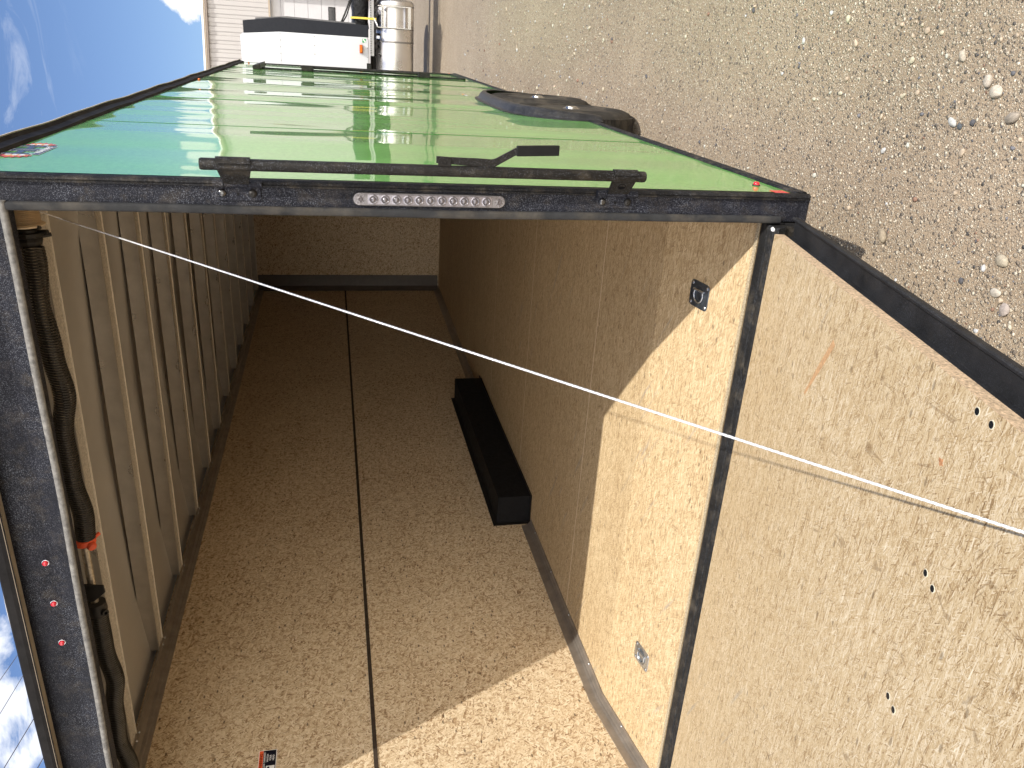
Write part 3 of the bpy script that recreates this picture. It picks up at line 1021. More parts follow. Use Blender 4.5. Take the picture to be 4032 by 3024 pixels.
q = rloc(-0.123, -1.189)
g = MB().lathe([(0.0062, 0.0006), (0.0052, 0.0004), (0.0025, -0.0006), (0.0, -0.0005)], (0, 0, 0), (0, 0, 1), 14)
bolt = g.make('bolt', simple('bolt_head', (0.05, 0.06, 0.075), 0.3, 0.8), rd, M=RMm @ T((q.x, q.y, 0.0006)), smooth=50)
g = MB().lathe([(0.0078, 0.0), (0.0074, 0.0004)], (0, 0, 0), (0, 0, 1), 14)
g.make('bolt_hole', simple('torn_wood', (0.66, 0.60, 0.45), 0.9), bolt, M=RMm @ T((q.x, q.y, 0.0002)))
for x, y in ((-0.125, -1.231), (-0.429, -1.192), (-0.438, -1.222), (-0.699, -1.2), (-0.705, -1.226), (-1.01, -1.2), (-1.015, -1.228)):
    q = rloc(x, y)
    copy_part(bolt, RMm @ T((q.x, q.y, 0.0006)))
q = rloc(-0.242, -1.139)
rk = np.random.default_rng(3)
pts = [(q.x + math.cos(a) * r, q.y + math.sin(a) * r) for a, r in zip(np.linspace(0, 6.0, 12), rk.uniform(0.004, 0.011, 12))]
MB().prism(pts, 0.0002, 0.0007, 'z').make('knot', simple('wood_knot', (0.42, 0.20, 0.09), 0.7, var=0.4, scale=200), rd, M=RMm)
# long reddish strand
a, b = rloc(-0.225, -0.62), rloc(-0.40, -0.52)
d = (b - a).normalized()
pn = Vector((-d.y, d.x, 0))
g = MB()
pl = [a + pn * 0.010, a - pn * 0.008, (a + b) / 2 - pn * 0.008, b - pn * 0.004, b + pn * 0.003, (a + b) / 2 + pn * 0.008]
g.prism([(p.x, p.y) for p in pl], 0.0002, 0.0008, 'z')
g.make('wood_strand', simple('red_strand', (0.50, 0.30, 0.15), 0.7, var=0.25, scale=120), rd, M=RMm)

# ---- cable
S0 = Vector((-0.1655, 0.262, 2.099))
P1 = Vector((-0.156, -1.455, 0.553))
dirc = (P1 - S0).normalized()
E0 = P1 + dirc * 0.110
g = MB()
LEN = (E0 - S0).length
NP = 700
u_ = dirc.orthogonal().normalized()
w2 = dirc.cross(u_)
for st in range(3):
    pth = []
    for i in range(NP):
        t = i / (NP - 1)
        a = 2 * math.pi * (t * LEN / 0.030 + st / 3)
        pth.append(S0 + dirc * (t * LEN) + (u_ * math.cos(a) + w2 * math.sin(a)) * 0.00108)
    g.tube(pth, 0.00125, 6)
g.tube([S0 + dirc * 0.004, S0 - dirc * 0.02, Vector((-0.137, 0.235, 2.150)), Vector((-0.130, 0.21, 2.146))], 0.002, 6)
g.make('lift_cable', m_cable, TR_, smooth=60)
MB().lathe([(0.010, 0.0), (0.010, 0.012), (0.004, 0.02)], E0 - Vector((0, 0, 0.02)), (0, 0, 1), 12).make('cable_anchor', m_zinc, TR_)

# ---- torsion springs under the header
SP = thing  # alias not used below
def zsag(x, ph): return 0.011 * math.sin(x * 13.0 + ph) + 0.004 * math.sin(x * 31 + ph)


def coil(x0, x1, r, wire, pitch, ph):
    g = MB()
    turns = abs(x1 - x0) / pitch
    N = int(turns * 12)
    vs, fs = [], []
    k = 5
    for i in range(N + 1):
        t = i / N
        x = x0 + (x1 - x0) * t
        a = 2 * math.pi * turns * t
        cy = 0.20 + 0.003 * math.sin(x * 9 + ph)
        cz = 2.176 + zsag(x, ph) * math.sin(math.pi * min(1, max(0, t * 1.0))) ** 0.5
        cvec = Vector((0, math.cos(a), math.sin(a)))
        for j in range(k):
            b = 2 * math.pi * j / k
            vs.append((x + wire * math.sin(b), cy + (r + wire * math.cos(b)) * cvec.y, cz + (r + wire * math.cos(b)) * cvec.z))
    for i in range(N):
        for j in range(k):
            fs.append((i * k + j, i * k + (j + 1) % k, (i + 1) * k + (j + 1) % k, (i + 1) * k + j))
    return g.add(vs, fs)


MB().tube([(-2.46, 0.20, 2.182), (-0.07, 0.20, 2.182)], 0.0125, 16).make('spring_shaft', m_shaft, TR_, smooth=60)
sp1 = coil(-0.222, -1.165, 0.0275, 0.0033, 0.0082, 0.4).make('torsion_spring', m_spring, TR_, smooth=70)
coil(-1.46, -2.40, 0.0275, 0.0033, 0.0082, 2.2).make('torsion_spring', m_spring, TR_, smooth=70)
g = MB()
pf = [(0.036, 0.0)]
t = 0.0
while t < 0.060:
    pf += [(0.0435, t + 0.0008), (0.0465, t + 0.0022), (0.0435, t + 0.0036), (0.0395, t + 0.0046)]
    t += 0.0052
pf += [(0.046, t), (0.055, t + 0.004), (0.055, t + 0.008), (0.03, t + 0.009)]
g.lathe(pf, (-0.095, 0.20, 2.190), (-1, 0, 0), 32)
g.make('cable_drum', m_drum, TR_)
g = MB()
g.lathe([(0.022, 0.0), (0.026, 0.004), (0.026, 0.010), (0.037, 0.012), (0.038, 0.022), (0.030, 0.026), (0.034, 0.034), (0.030, 0.045), (0.024, 0.05)], (-0.172, 0.20, 2.180), (-1, 0, 0), 10)
g.tube([(-0.184, 0.20, 2.16), (-0.18, 0.19, 2.128)], 0.006, 8)
g.tube([(-0.197, 0.205, 2.16), (-0.194, 0.22, 2.13)], 0.006, 8)
g.tube([(-0.165, 0.19, 2.17), (-0.165, 0.17, 2.138)], 0.005, 8)
g.make('spring_cone', m_dark, TR_, smooth=30)
g = MB()
g.lathe([(0.020, 0.0), (0.033, 0.003), (0.034, 0.020), (0.028, 0.026), (0.018, 0.030)], (-1.160, 0.20, 2.180), (-1, 0, 0), 20)
g.lathe([(0.0, 0.0), (0.014, 0.002), (0.015, 0.012), (0.012, 0.018)], (-1.178, 0.185, 2.160), (-0.3, -0.8, -0.6), 16)
g.tube([(-1.165, 0.205, 2.150), (-1.162, 0.22, 2.14)], 0.006, 8)
g.make('winding_cone', m_orange, TR_, smooth=40)
g = MB()
g.prism([(-1.405, 2.262), (-1.340, 2.262), (-1.325, 2.200), (-1.335, 2.140), (-1.362, 2.138), (-1.395, 2.175)], 0.175, 0.182, 'y')
g.prism([(-1.405, 2.2555), (-1.330, 2.2555), (-1.330, 2.2610), (-1.405, 2.2610)], 0.182, 0.26, 'y')
g.make('centre_bracket', m_dark, TR_, bevel=0.002)
g = MB()
g.lathe([(0.020, 0.0), (0.030, 0.004), (0.033, 0.03), (0.030, 0.05), (0.02, 0.052)], (-1.412, 0.20, 2.180), (-1, 0, 0), 18)
g.lathe([(0.011, 0.0), (0.011, 0.014), (0.006, 0.0145), (0.006, 0.002)], (-1.445, 0.183, 2.156), (0.1, -0.7, -0.7), 16)
g.make('spring_cone', m_dark, TR_, smooth=40)

# ---- D-rings on the floor
def dring(x, y, rot, lab):
    z = fz(y)
    tilt = math.degrees(math.atan((fz(y + 0.1) - fz(y - 0.1)) / 0.2))
    M = T((x, y, z)) @ Rm(tilt, 'X') @ Rm(rot, 'Z')
    g = MB()
    w, l, r = 0.046, 0.055, 0.013
    pts = []
    for cx, cy, a0 in ((w - r, l - r, 0), (-w + r, l - r, 90), (-w + r, -l + r, 180), (w - r, -l + r, 270)):
        for a in (0, 30, 60, 90):
            pts.append((cx + r * math.cos(math.radians(a0 + a)), cy + r * math.sin(math.radians(a0 + a))))
    # plate with dished centre: rings
    vs, fs = [], []
    rings = []
    K = 32
    def rp(s, zz, circ):
        ring = []
        for j in range(K):
            a = 2 * math.pi * j / K
            ca, sa = math.cos(a), math.sin(a)
            if circ:
                ring.append((ca * s, sa * s, zz))
            else:
                e = 0.28
                ring.append((w * math.copysign(abs(ca) ** e, ca) * s, l * math.copysign(abs(sa) ** e, sa) * s, zz))
        return ring
    for ring in (rp(1.0, -0.001, 0), rp(1.0, 0.0022, 0), rp(0.985, 0.003, 0), rp(0.036, 0.0032, 1), rp(0.034, 0.0042, 1), rp(0.031, 0.0026, 1), rp(0.028, 0.0016, 1), rp(0.019, 0.0014, 1), rp(0.017, 0.0030, 1), rp(0.014, 0.0016, 1), rp(0.001, 0.0012, 1)):
        rings.append(len(vs))
        vs += ring
    for a, b in zip(rings, rings[1:]):
        for j in range(K):
            fs.append((a + j, a + (j + 1) % K, b + (j + 1) % K, b + j))
    fs.append(tuple(rings[-1] + j for j in range(K)))
    g.add(vs, fs)
    p = g.make('tie_down_plate', m_zincd if lab else m_zinc, TR_, M=M, smooth=35)
    if lab:
        p['label'] = lab
    rg = MB()
    rg.tube([(0.026 * math.cos(a), 0.026 * math.sin(a), 0.0055) for a in np.linspace(math.radians(50), math.radians(310), 26)] , 0.0032, 8)
    rg.tube([(0.0167, 0.030, 0.0065), (0.0167, -0.030, 0.0065)], 0.0042, 8)
    rg.make('d_ring', m_zinc, p, M=M, smooth=60)
    s = MB().lathe([(0.0, 0.0035), (0.004, 0.003), (0.0065, 0.0006), (0.0065, -0.001)], (0, 0, 0.0025), (0, 0, 1), 14)
    s = s.make('screw', m_zinc, p, M=M @ T((0.034, 0.043, 0)), smooth=45)
    for sx, sy in ((-1, 1), (1, -1), (-1, -1)):
        copy_part(s, M @ T((0.034 * sx, 0.043 * sy, 0)), p)


dring(-0.398, 0.298, 0, 'darker tie down plate half in the shadow')
dring(-1.995, 0.292, 0, None)

# ---- warning label on the left wall (y runs backwards across it)
LM = Matrix(((0, 0, 1, XW + 0.0016), (1, 0, 0, 0.43), (0, 1, 0, 1.7155), (0, 0, 0, 1)))
g = MB().box(-0.064, 0.064, -0.037, 0.037, -0.0012, 0.0)
lab = g.make('warning_label', m_white, TR_, M=LM)
MB().box(-0.0615, 0.0615, 0.0185, 0.0345, 0.0001, 0.0005).make('label_band', m_lab_o, lab, M=LM)
MB().box(-0.0615, 0.0615, -0.0345, 0.0180, 0.0001, 0.0005).make('label_field', m_lab_k, lab, M=LM)
text('label_text', '\u26a0 WARNING'.replace('\u26a0 ', ''), 0.0165, m_text_k, lab, LM @ T((0.008, 0.0262, 0.0007)), 0.0002)
text('label_text', 'LOW CLEARANCE', 0.0098, m_white, lab, LM @ T((0.012, 0.0118, 0.0007)), 0.0002)
for i, wd in enumerate(('WATCH', 'YOUR', 'HEAD')):
    text('label_text', wd, 0.0108, m_white, lab, LM @ T((0.022, -0.0005 - i * 0.0118, 0.0007)), 0.0002)
MB().box(-0.058, -0.018, -0.031, 0.004, 0.0006, 0.0009).make('label_picture', m_white, lab, M=LM)
g = MB()
g.lathe([(0.005, 0.0), (0.005, 0.0004)], (-0.028, -0.006, 0.001), (0, 0, 1), 14)
g.prism([(-0.046, -0.029), (-0.036, -0.029), (-0.033, -0.012), (-0.040, -0.012)], 0.001, 0.0014, 'z')
g.prism([(-0.056, 0.0), (-0.030, 0.0), (-0.030, -0.003), (-0.056, -0.003)], 0.001, 0.0014, 'z')
g.each('label_symbol', m_lab_k, lab, M=LM)

# ---- LED back-up light on the post
z0, z1, xc, hw = 0.921, 1.326, -0.0375, 0.0165
def capsule(hw, z0, z1, n_=12):
    pts = []
    for a in np.linspace(0, math.pi, n_):
        pts.append((xc + hw * math.cos(a), z1 - hw + hw * math.sin(a)))
    for a in np.linspace(math.pi, 2 * math.pi, n_):
        pts.append((xc + hw * math.cos(a), z0 + hw + hw * math.sin(a)))
    return pts


g = MB().prism(capsule(hw, z0, z1), -0.007, -0.0004, 'y')
led = g.make('reverse_light', m_clear, TR_, bevel=0.002, label='clear multi bulb reversing light screwed on the black post')
MB().prism(capsule(hw * 1.08, z0 - 0.002, z1 + 0.002), -0.003, -0.0002, 'y').make('light_rim', m_rub, led)
zA, zB = z0 + 0.037, z1 - 0.037
g = MB().box(xc - 0.0125, xc + 0.0125, -0.0085, -0.0072, zA, zB)
g.make('reflector_strip', m_chromer, led)
cell = (zB - zA) / 11
def ringed(R, y0):
    return MB().lathe([(R, 0.0), (R, 0.0012), (R * 0.82, 0.0016), (R * 0.74, 0.0004), (R * 0.60, 0.0002), (R * 0.52, 0.0014), (R * 0.40, 0.0026), (R * 0.2, 0.0034), (0, 0.0036)], (0, 0, 0), (0, -1, 0), 20)


lo = ringed(0.0125, 0).make('bulb', m_led, led, M=T((xc, -0.0086, zA + cell / 2)), smooth=50)
lw = MB().lathe([(0.0128, 0.0), (0.0128, 0.0008), (0.0105, 0.0016), (0.0102, 0.0)], (0, 0, 0), (0, -1, 0), 20).make('bulb_ring', m_chromer, lo, M=T((xc, -0.0087, zA + cell / 2)), smooth=40)
for i in range(1, 11):
    copy_part(lo, T((xc, -0.0086, zA + cell * (i + 0.5))))
bs = MB().lathe([(0.0075, 0.0), (0.0075, 0.0018), (0.0045, 0.0022), (0.004, 0.0004), (0, 0.0004)], (0, 0, 0), (0, -1, 0), 16).make('screw', m_led, led, M=T((xc, -0.0072, z1 - 0.017)), smooth=50)
copy_part(bs, T((xc, -0.0072, z0 + 0.017)))
g = MB()
for zc_ in (z1 - 0.017, z0 + 0.017):
    for k in range(8):
        a = k * math.pi / 4
        g.hexa([(xc + 0.0085 * math.cos(a) - 0.0006 * math.sin(a), -0.0085, zc_ + 0.0085 * math.sin(a) + 0.0006 * math.cos(a)),
                (xc + 0.0085 * math.cos(a) + 0.0006 * math.sin(a), -0.0085, zc_ + 0.0085 * math.sin(a) - 0.0006 * math.cos(a)),
                (xc + 0.0145 * math.cos(a) + 0.0006 * math.sin(a), -0.0085, zc_ + 0.0145 * math.sin(a) - 0.0006 * math.cos(a)),
                (xc + 0.0145 * math.cos(a) - 0.0006 * math.sin(a), -0.0085, zc_ + 0.0145 * math.sin(a) + 0.0006 * math.cos(a)),
                (xc + 0.0085 * math.cos(a) - 0.0006 * math.sin(a), -0.0068, zc_ + 0.0085 * math.sin(a) + 0.0006 * math.cos(a)),
                (xc + 0.0085 * math.cos(a) + 0.0006 * math.sin(a), -0.0068, zc_ + 0.0085 * math.sin(a) - 0.0006 * math.cos(a)),
                (xc + 0.0145 * math.cos(a) + 0.0006 * math.sin(a), -0.0068, zc_ + 0.0145 * math.sin(a) - 0.0006 * math.cos(a)),
                (xc + 0.0145 * math.cos(a) - 0.0006 * math.sin(a), -0.0068, zc_ + 0.0145 * math.sin(a) + 0.0006 * math.cos(a))])
g.each('light_spokes', m_chromer, led)

# ---- bar lock on the post
BAR = thing  # placeholder name, the lock is a part of the trailer
TX, TY = 0.049, -0.060
bl = MB().tube([(TX - 0.001, TY + 0.004, 1.690), (TX - 0.001, TY + 0.004, 1.685), (TX, TY, 1.1), (TX, TY, 0.552), (TX, TY, 0.548)], [0.0128, 0.0145, 0.0145, 0.0145, 0.0128], 20).make('lock_bar', m_bar, TR_, smooth=40)


def bracket(zc, hole, w):
    g = MB()
    pts = [(-0.048, zc - 0.052), (-0.044, zc - 0.056), (-0.010, zc - 0.056), (-0.010, zc + 0.056), (-0.044, zc + 0.056), (-0.048, zc + 0.052)]
    g.prism(pts, -0.0055, -0.0005, 'y')
    pl = g.make('hinge_plate', m_blk, bl, bevel=0.0015)
    g = MB()
    for a, b in ((-0.060, -0.028), (-0.026, 0.030), (0.032, 0.058)):
        g.tube([(-0.0055, -0.0125, zc + a), (-0.0055, -0.0125, zc + b)], 0.0088, 14)
    g.make('hinge_barrel', m_blk, bl, smooth=40)
    g = MB()
    d = Vector((TX + 0.0055, TY + 0.0125, 0))
    nrm = Vector((-d.y, d.x, 0)).normalized() * 0.0028
    a = Vector((-0.0035, -0.020, zc))
    b = Vector((TX - 0.004, TY - 0.004, zc))
    q = []
    for zz0, zz1 in ((-1, 1),):
        for p, s in ((a, 1), (b, 0.93)):
            pass
    g.hexa([a - nrm + Vector((0, 0, -0.030)), a + nrm + Vector((0, 0, -0.030)), b + nrm + Vector((0, 0, -w)), b - nrm + Vector((0, 0, -w)),
            a - nrm + Vector((0, 0, 0.030)), a + nrm + Vector((0, 0, 0.030)), b + nrm + Vector((0, 0, w)), b - nrm + Vector((0, 0, w))])
    g.make('hinge_arm', m_bar, bl, bevel=0.001)
    g = MB()
    vs, fs = [], []
    K = 10
    for zz in (zc - w * 0.95, zc + w * 0.95):
        for R in (0.0148, 0.0182):
            for j in range(K + 1):
                t = math.radians(-75 + 175 * j / K)
                vs.append((TX + R * math.cos(t), TY + R * math.sin(t), zz))
    o2 = K + 1
    for j in range(K):
        fs += [(j, j + 1, 2 * o2 + j + 1, 2 * o2 + j), (o2 + j, 3 * o2 + j, 3 * o2 + j + 1, o2 + j + 1), (j, o2 + j, o2 + j + 1, j + 1), (2 * o2 + j, 2 * o2 + j + 1, 3 * o2 + j + 1, 3 * o2 + j)]
    fs += [(0, 2 * o2, 3 * o2, o2), (K, o2 + K, 3 * o2 + K, 2 * o2 + K)]
    g.add(vs, fs)
    g.make('bar_clip', m_bar, bl, smooth=30)
    if hole:
        mid = (a + b) / 2
        MB().lathe([(0.011, 0.0), (0.0115, 0.0008), (0.009, 0.0010), (0.009, 0.0)], mid - nrm * 1.0, -nrm, 20).make('arm_hole', m_matte, bl, smooth=40)
    for dz in (-0.036, 0.038):
        copy = MB().lathe([(0.0105, 0.0), (0.0105, 0.0012), (0.0085, 0.0045), (0.004, 0.0062), (0.0035, 0.0040), (0.0, 0.0040)], (0, 0, 0), (0, -1, 0), 20)
        copy.make('bolt', m_dark if dz < 0 else simple('shiny_bolt', (0.12, 0.12, 0.12), 0.2, 0.9), bl, M=T((-0.030, -0.0056, zc + dz)), smooth=45)
    MB().box(-0.036, -0.028, -0.0062, -0.0056, zc - 0.003, zc + 0.003).make('slot', m_matte, bl)


bracket(1.612, False, 0.042)
bracket(0.606, True, 0.035)
# handle
g = MB()
g.prism([(1.080, TX + 0.012), (1.080, TX + 0.030), (1.088, TX + 0.036), (1.104, TX + 0.036), (1.114, TX + 0.030), (1.114, TX + 0.012)], TY - 0.010, TY - 0.006, 'y')
g.v = [(v[2], v[1], v[0]) for v in g.v]
hb = g.make('handle_bracket', m_bar, bl, bevel=0.001)
MB().lathe([(0.005, 0.0), (0.005, 0.002), (0.002, 0.0022)], (TX + 0.024, TY - 0.010, 1.097), (0, -1, 0), 14).make('pivot', m_bar, bl)
pthh = [(TX + 0.020, 1.118), (TX + 0.018, 1.08), (TX + 0.0165, 1.02), (TX + 0.015, 0.975), (TX + 0.017, 0.965), (TX + 0.045, 0.915), (TX + 0.049, 0.905), (TX + 0.0505, 0.895)]
wdh = [0.017, 0.018, 0.020, 0.020, 0.020, 0.019, 0.019, 0.019]
vs, fs = [], []
for (x, z), w0 in zip(pthh, wdh):
    for dx in (-w0 / 2 + 0.008, w0 / 2 + 0.008):
        for y in (TY - 0.0055, TY + 0.0025):
            vs.append((x + dx, y, z))
for i in range(len(pthh) - 1):
    a = i * 4
    fs += [(a, a + 1, a + 5, a + 4), (a + 2, a + 6, a + 7, a + 3), (a, a + 4, a + 6, a + 2), (a + 1, a + 3, a + 7, a + 5)]
fs += [(0, 2, 3, 1), (28, 29, 31, 30)]
MB().add(vs, fs).make('handle_arm', m_bar, bl, bevel=0.001)
MB().hexa([(TX + 0.043, TY - 0.009, 0.910), (TX + 0.069, TY - 0.009, 0.910), (TX + 0.069, TY + 0.006, 0.910), (TX + 0.043, TY + 0.006, 0.910),
           (TX + 0.048, TY - 0.009, 0.797), (TX + 0.074, TY - 0.009, 0.797), (TX + 0.074, TY + 0.006, 0.797), (TX + 0.048, TY + 0.006, 0.797)]).make('grip', simple('black_grip', (0.012, 0.012, 0.012), 0.45), bl, bevel=0.002)

# ---- marker lights
def marker(name, M, r, lens, label=None):
    g = MB().lathe([(r * 1.15, 0.0), (r * 1.15, r * 0.25), (r * 0.98, r * 0.3), (r * 0.9, r * 0.3)], (0, 0, 0), (0, 0, 1), 20)
    o = g.make(name, m_silver if lens is m_red and not label else m_rub, TR_, M=M, smooth=40, label=label)
    MB().lathe([(r * 0.95, 0.0), (r * 0.95, r * 0.6), (r * 0.85, r * 0.9), (r * 0.55, r * 1.12), (0, r * 1.2)], (0, 0, 0), (0, 0, 1), 20).make('lens', lens, o, M=M, smooth=50)
    return o


toR = Rm(90, 'X')
for x in (-1.108, -1.254, -1.402):
    marker('marker_light', T((x, 0.0, 2.2235)) @ toR, 0.0088, m_red)
sideM = Rm(90, 'Y')
marker('side_marker_light', T((0.0, 0.161, 0.089)) @ sideM, 0.0105, m_red, 'red side marker at the bottom rear corner')
marker('side_marker_light', T((0.0, 3.906, 2.241)) @ sideM, 0.009, m_amber, 'amber side marker near the roof')
marker('side_marker_light', T((0.0, 7.155, 2.199)) @ sideM, 0.008, m_amber)
marker('side_marker_light', T((0.0, 7.155, 0.09)) @ sideM, 0.008, m_amber)
MB().box(0.0006, 0.0014, 0.020, 0.074, 0.048, 0.092).make('reflector_sticker', m_redr, TR_)
MB().box(-0.031, 0.001, 7.272, 7.300, 0.0, H).make('front_corner_trim', m_trim, TR_)

# ---- logo decal near the roof
D = MB().add([(0.0008, 0.545, 2.245), (0.0008, 0.50, 2.165), (0.0008, 0.30, 2.158), (0.0008, 0.215, 2.175), (0.0008, 0.19, 2.22), (0.0008, 0.29, 2.252)], [(0, 1, 2, 3, 4, 5)])
y0 = 0.29
def dec(name, polys, mat, lift, par):
    g = MB()
    for p in polys:
        g.add([(lift, a, b) for a, b in p], [tuple(range(len(p)))])
    return g.make(name, mat, par, fix=False)


def Hpoly(y, z, w, h, sh, t):
    P = lambda a, b: (y + a + (b / h) * sh, z + b)
    return [P(0, 0), P(t, 0), P(t, h * 0.38), P(w - t, h * 0.38), P(w - t, 0), P(w, 0), P(w, h), P(w - t, h), P(w - t, h * 0.62), P(t, h * 0.62), P(t, h), P(0, h)]


logo = dec('logo_decal', [Hpoly(0.322, 2.184, 0.082, 0.070, 0.0, 0.024), Hpoly(0.412, 2.184, 0.082, 0.070, 0.0, 0.024)], m_white, 0.0010, TR_)
dec('logo_letters', [Hpoly(0.325, 2.187, 0.076, 0.064, 0.0, 0.018), Hpoly(0.415, 2.187, 0.076, 0.064, 0.0, 0.018)], m_logo_d, 0.0016, logo)
fl1 = [(0.502, 2.184), (0.512, 2.172), (0.524, 2.168), (0.520, 2.178), (0.538, 2.176), (0.530, 2.188), (0.552, 2.190), (0.540, 2.200), (0.560, 2.208), (0.544, 2.214), (0.560, 2.226), (0.540, 2.230), (0.545, 2.244), (0.524, 2.240), (0.518, 2.252), (0.502, 2.246)]
fl2 = [(2 * 0.408 - a, b) for a, b in fl1]
dec('logo_flames', [fl1, [(a, b) for a, b in reversed(fl2)]], m_logo_r, 0.0012, logo)
dec('logo_flames', [[(0.50 + (a - 0.50) * 0.72, 2.212 + (b - 2.212) * 0.75) for a, b in fl1], [(0.316 + (a - 0.316) * 0.72, 2.212 + (b - 2.212) * 0.75) for a, b in reversed(fl2)]], m_logo_o, 0.0015, logo)
st = []
for k in range(3):
    st.append([(0.500, 2.190 + k * 0.018), (0.522 - k * 0.003, 2.190 + k * 0.018), (0.522 - k * 0.003, 2.202 + k * 0.018), (0.500, 2.202 + k * 0.018)])
    st.append([(0.316, 2.190 + k * 0.018), (0.294 + k * 0.003, 2.190 + k * 0.018), (0.294 + k * 0.003, 2.202 + k * 0.018), (0.316, 2.202 + k * 0.018)])
dec('logo_stripes', st, m_white, 0.0018, logo)
dec('logo_banner', [[(0.320, 2.160), (0.496, 2.160), (0.496, 2.181), (0.320, 2.181)]], m_white, 0.0010, logo)
dec('logo_banner', [[(0.323, 2.162), (0.493, 2.162), (0.493, 2.179), (0.323, 2.179)]], m_logo_d, 0.0014, logo)
SM = Matrix(((0, 0, 1, 0.0018), (1, 0, 0, 0.408), (0, 1, 0, 2.1705), (0, 0, 0, 1)))
text('logo_text', 'TRAILERS', 0.017, m_white, logo, SM, 0.0002, 1.9)

# ---- small sticker near the fender
dec('fender_sticker', [[(3.66, 0.435), (3.78, 0.435), (3.78, 0.455), (3.66, 0.455)]], m_white, 0.0010, TR_)
dec('fender_sticker', [[(3.79, 0.437), (3.87, 0.437), (3.87, 0.457), (3.79, 0.457)]], m_logo_o, 0.0010, TR_)

# ---- fender flare
def fen(scale_in):
    return [(YC + a * (1 - scale_in * 1.2), z - scale_in * 0.95) for a, z in arch]


sec = [(0.0005, -0.020), (0.0045, -0.020), (0.006, -0.002), (0.018, 0.004), (0.046, 0.014), (0.062, 0.028), (0.066, 0.042), (0.060, 0.054), (0.054, 0.052), (0.052, 0.040), (0.004, 0.012)]
dens = []
aa = [(a, z) for a, z in arch]
aa = [(-0.862, -0.045)] + aa + [(0.862, -0.045)]
pa = [Vector((a, z)) for a, z in aa]
# resample
pp = []
for i in range(len(pa) - 1):
    for t in (0, 0.25, 0.5, 0.75):
        p0, p1, p2, p3 = pa[max(0, i - 1)], pa[i], pa[i + 1], pa[min(len(pa) - 1, i + 2)]
        pp.append(0.5 * ((2 * p1) + (p2 - p0) * t + (2 * p0 - 5 * p1 + 4 * p2 - p3) * t * t + (3 * p1 - p0 - 3 * p2 + p3) * t ** 3))
pp.append(pa[-1])
vs, fs = [], []
for i, p in enumerate(pp):
    d = (pp[min(i + 1, len(pp) - 1)] - pp[max(i - 1, 0)]).normalized()
    nn = Vector((d.y, -d.x))     # towards the inside of the arch
    e_ = min(1.0, min(i, len(pp) - 1 - i) / 14.0)
    for x, off in sec:
        q = p + nn * off
        vs.append((x * (0.42 + 0.36 * e_) if x > 0.01 else x, YC + q.x, q.y))
k = len(sec)
for i in range(len(pp) - 1):
    for j in range(k):
        fs.append((i * k + j, i * k + (j + 1) % k, (i + 1) * k + (j + 1) % k, (i + 1) * k + j))
fs += [tuple(range(k)), tuple((len(pp) - 1) * k + j for j in range(k - 1, -1, -1))]
MB().add(vs, fs).make('fender_flare', m_fender, TR_, smooth=50)

# ---- wheels
RW = 0.362
def tyre_prof():
    w = 0.20
    return [(0.205, 0.0), (0.215, -0.006), (0.24, -0.012), (0.30, -0.010), (0.335, 0.002), (0.352, 0.018), (RW, 0.035), (RW + 0.002, 0.06), (RW + 0.002, w - 0.06), (RW, w - 0.035), (0.352, w - 0.018), (0.335, w), (0.25, w + 0.01), (0.205, w)]


WMx = T((0.026, 2.566, GZ + RW))
g = MB().lathe([(r, t) for r, t in tyre_prof()], (0, 0, 0), (-1, 0, 0), 72)
wh = g.make('wheel', m_tyre, TR_, M=WMx, smooth=40)
g = MB()
for i in range(90):   # tread blocks
    a = 2 * math.pi * i / 90
    for (x0, x1, tw) in ((-0.020, -0.058, 0.010), (-0.064, -0.095, 0.009), (-0.101, -0.134, 0.009), (-0.140, -0.180, 0.010)):
        ca, sa = math.cos(a + (0.03 if x0 < -0.09 else 0)), math.sin(a + (0.03 if x0 < -0.09 else 0))
        def pnt(x, s, r):
            return (x, ca * r - sa * s, sa * r + ca * s)
        r0 = RW - 0.012 if x0 in (-0.020, -0.140) else RW - 0.004
        r1 = RW + 0.004
        g.hexa([pnt(x0, -tw, r0), pnt(x1, -tw, r0), pnt(x1, tw, r0), pnt(x0, tw, r0), pnt(x0, -tw, r1), pnt(x1, -tw, r1), pnt(x1, tw, r1), pnt(x0, tw, r1)])
g.make('tyre_tread', m_tyre, wh, M=WMx)
g = MB().lathe([(0.207, -0.004), (0.205, 0.006), (0.195, 0.010), (0.188, 0.03), (0.17, 0.035), (0.12, 0.012), (0.075, 0.010), (0.07, 0.0), (0.0, 0.0)], (0, 0, 0), (-1, 0, 0), 48)
rm = g.make('rim', m_rim, wh, M=WMx, smooth=35)
g = MB().lathe([(0.052, 0.012), (0.052, 0.0), (0.048, -0.005), (0.036, -0.008), (0.034, -0.014), (0.028, -0.017), (0.0, -0.018)], (0, 0, 0), (-1, 0, 0), 24)
g.make('hub_cap', m_chrome, wh, M=WMx, smooth=35)
copy_part(wh, T((0.026, 3.408, GZ + RW)))

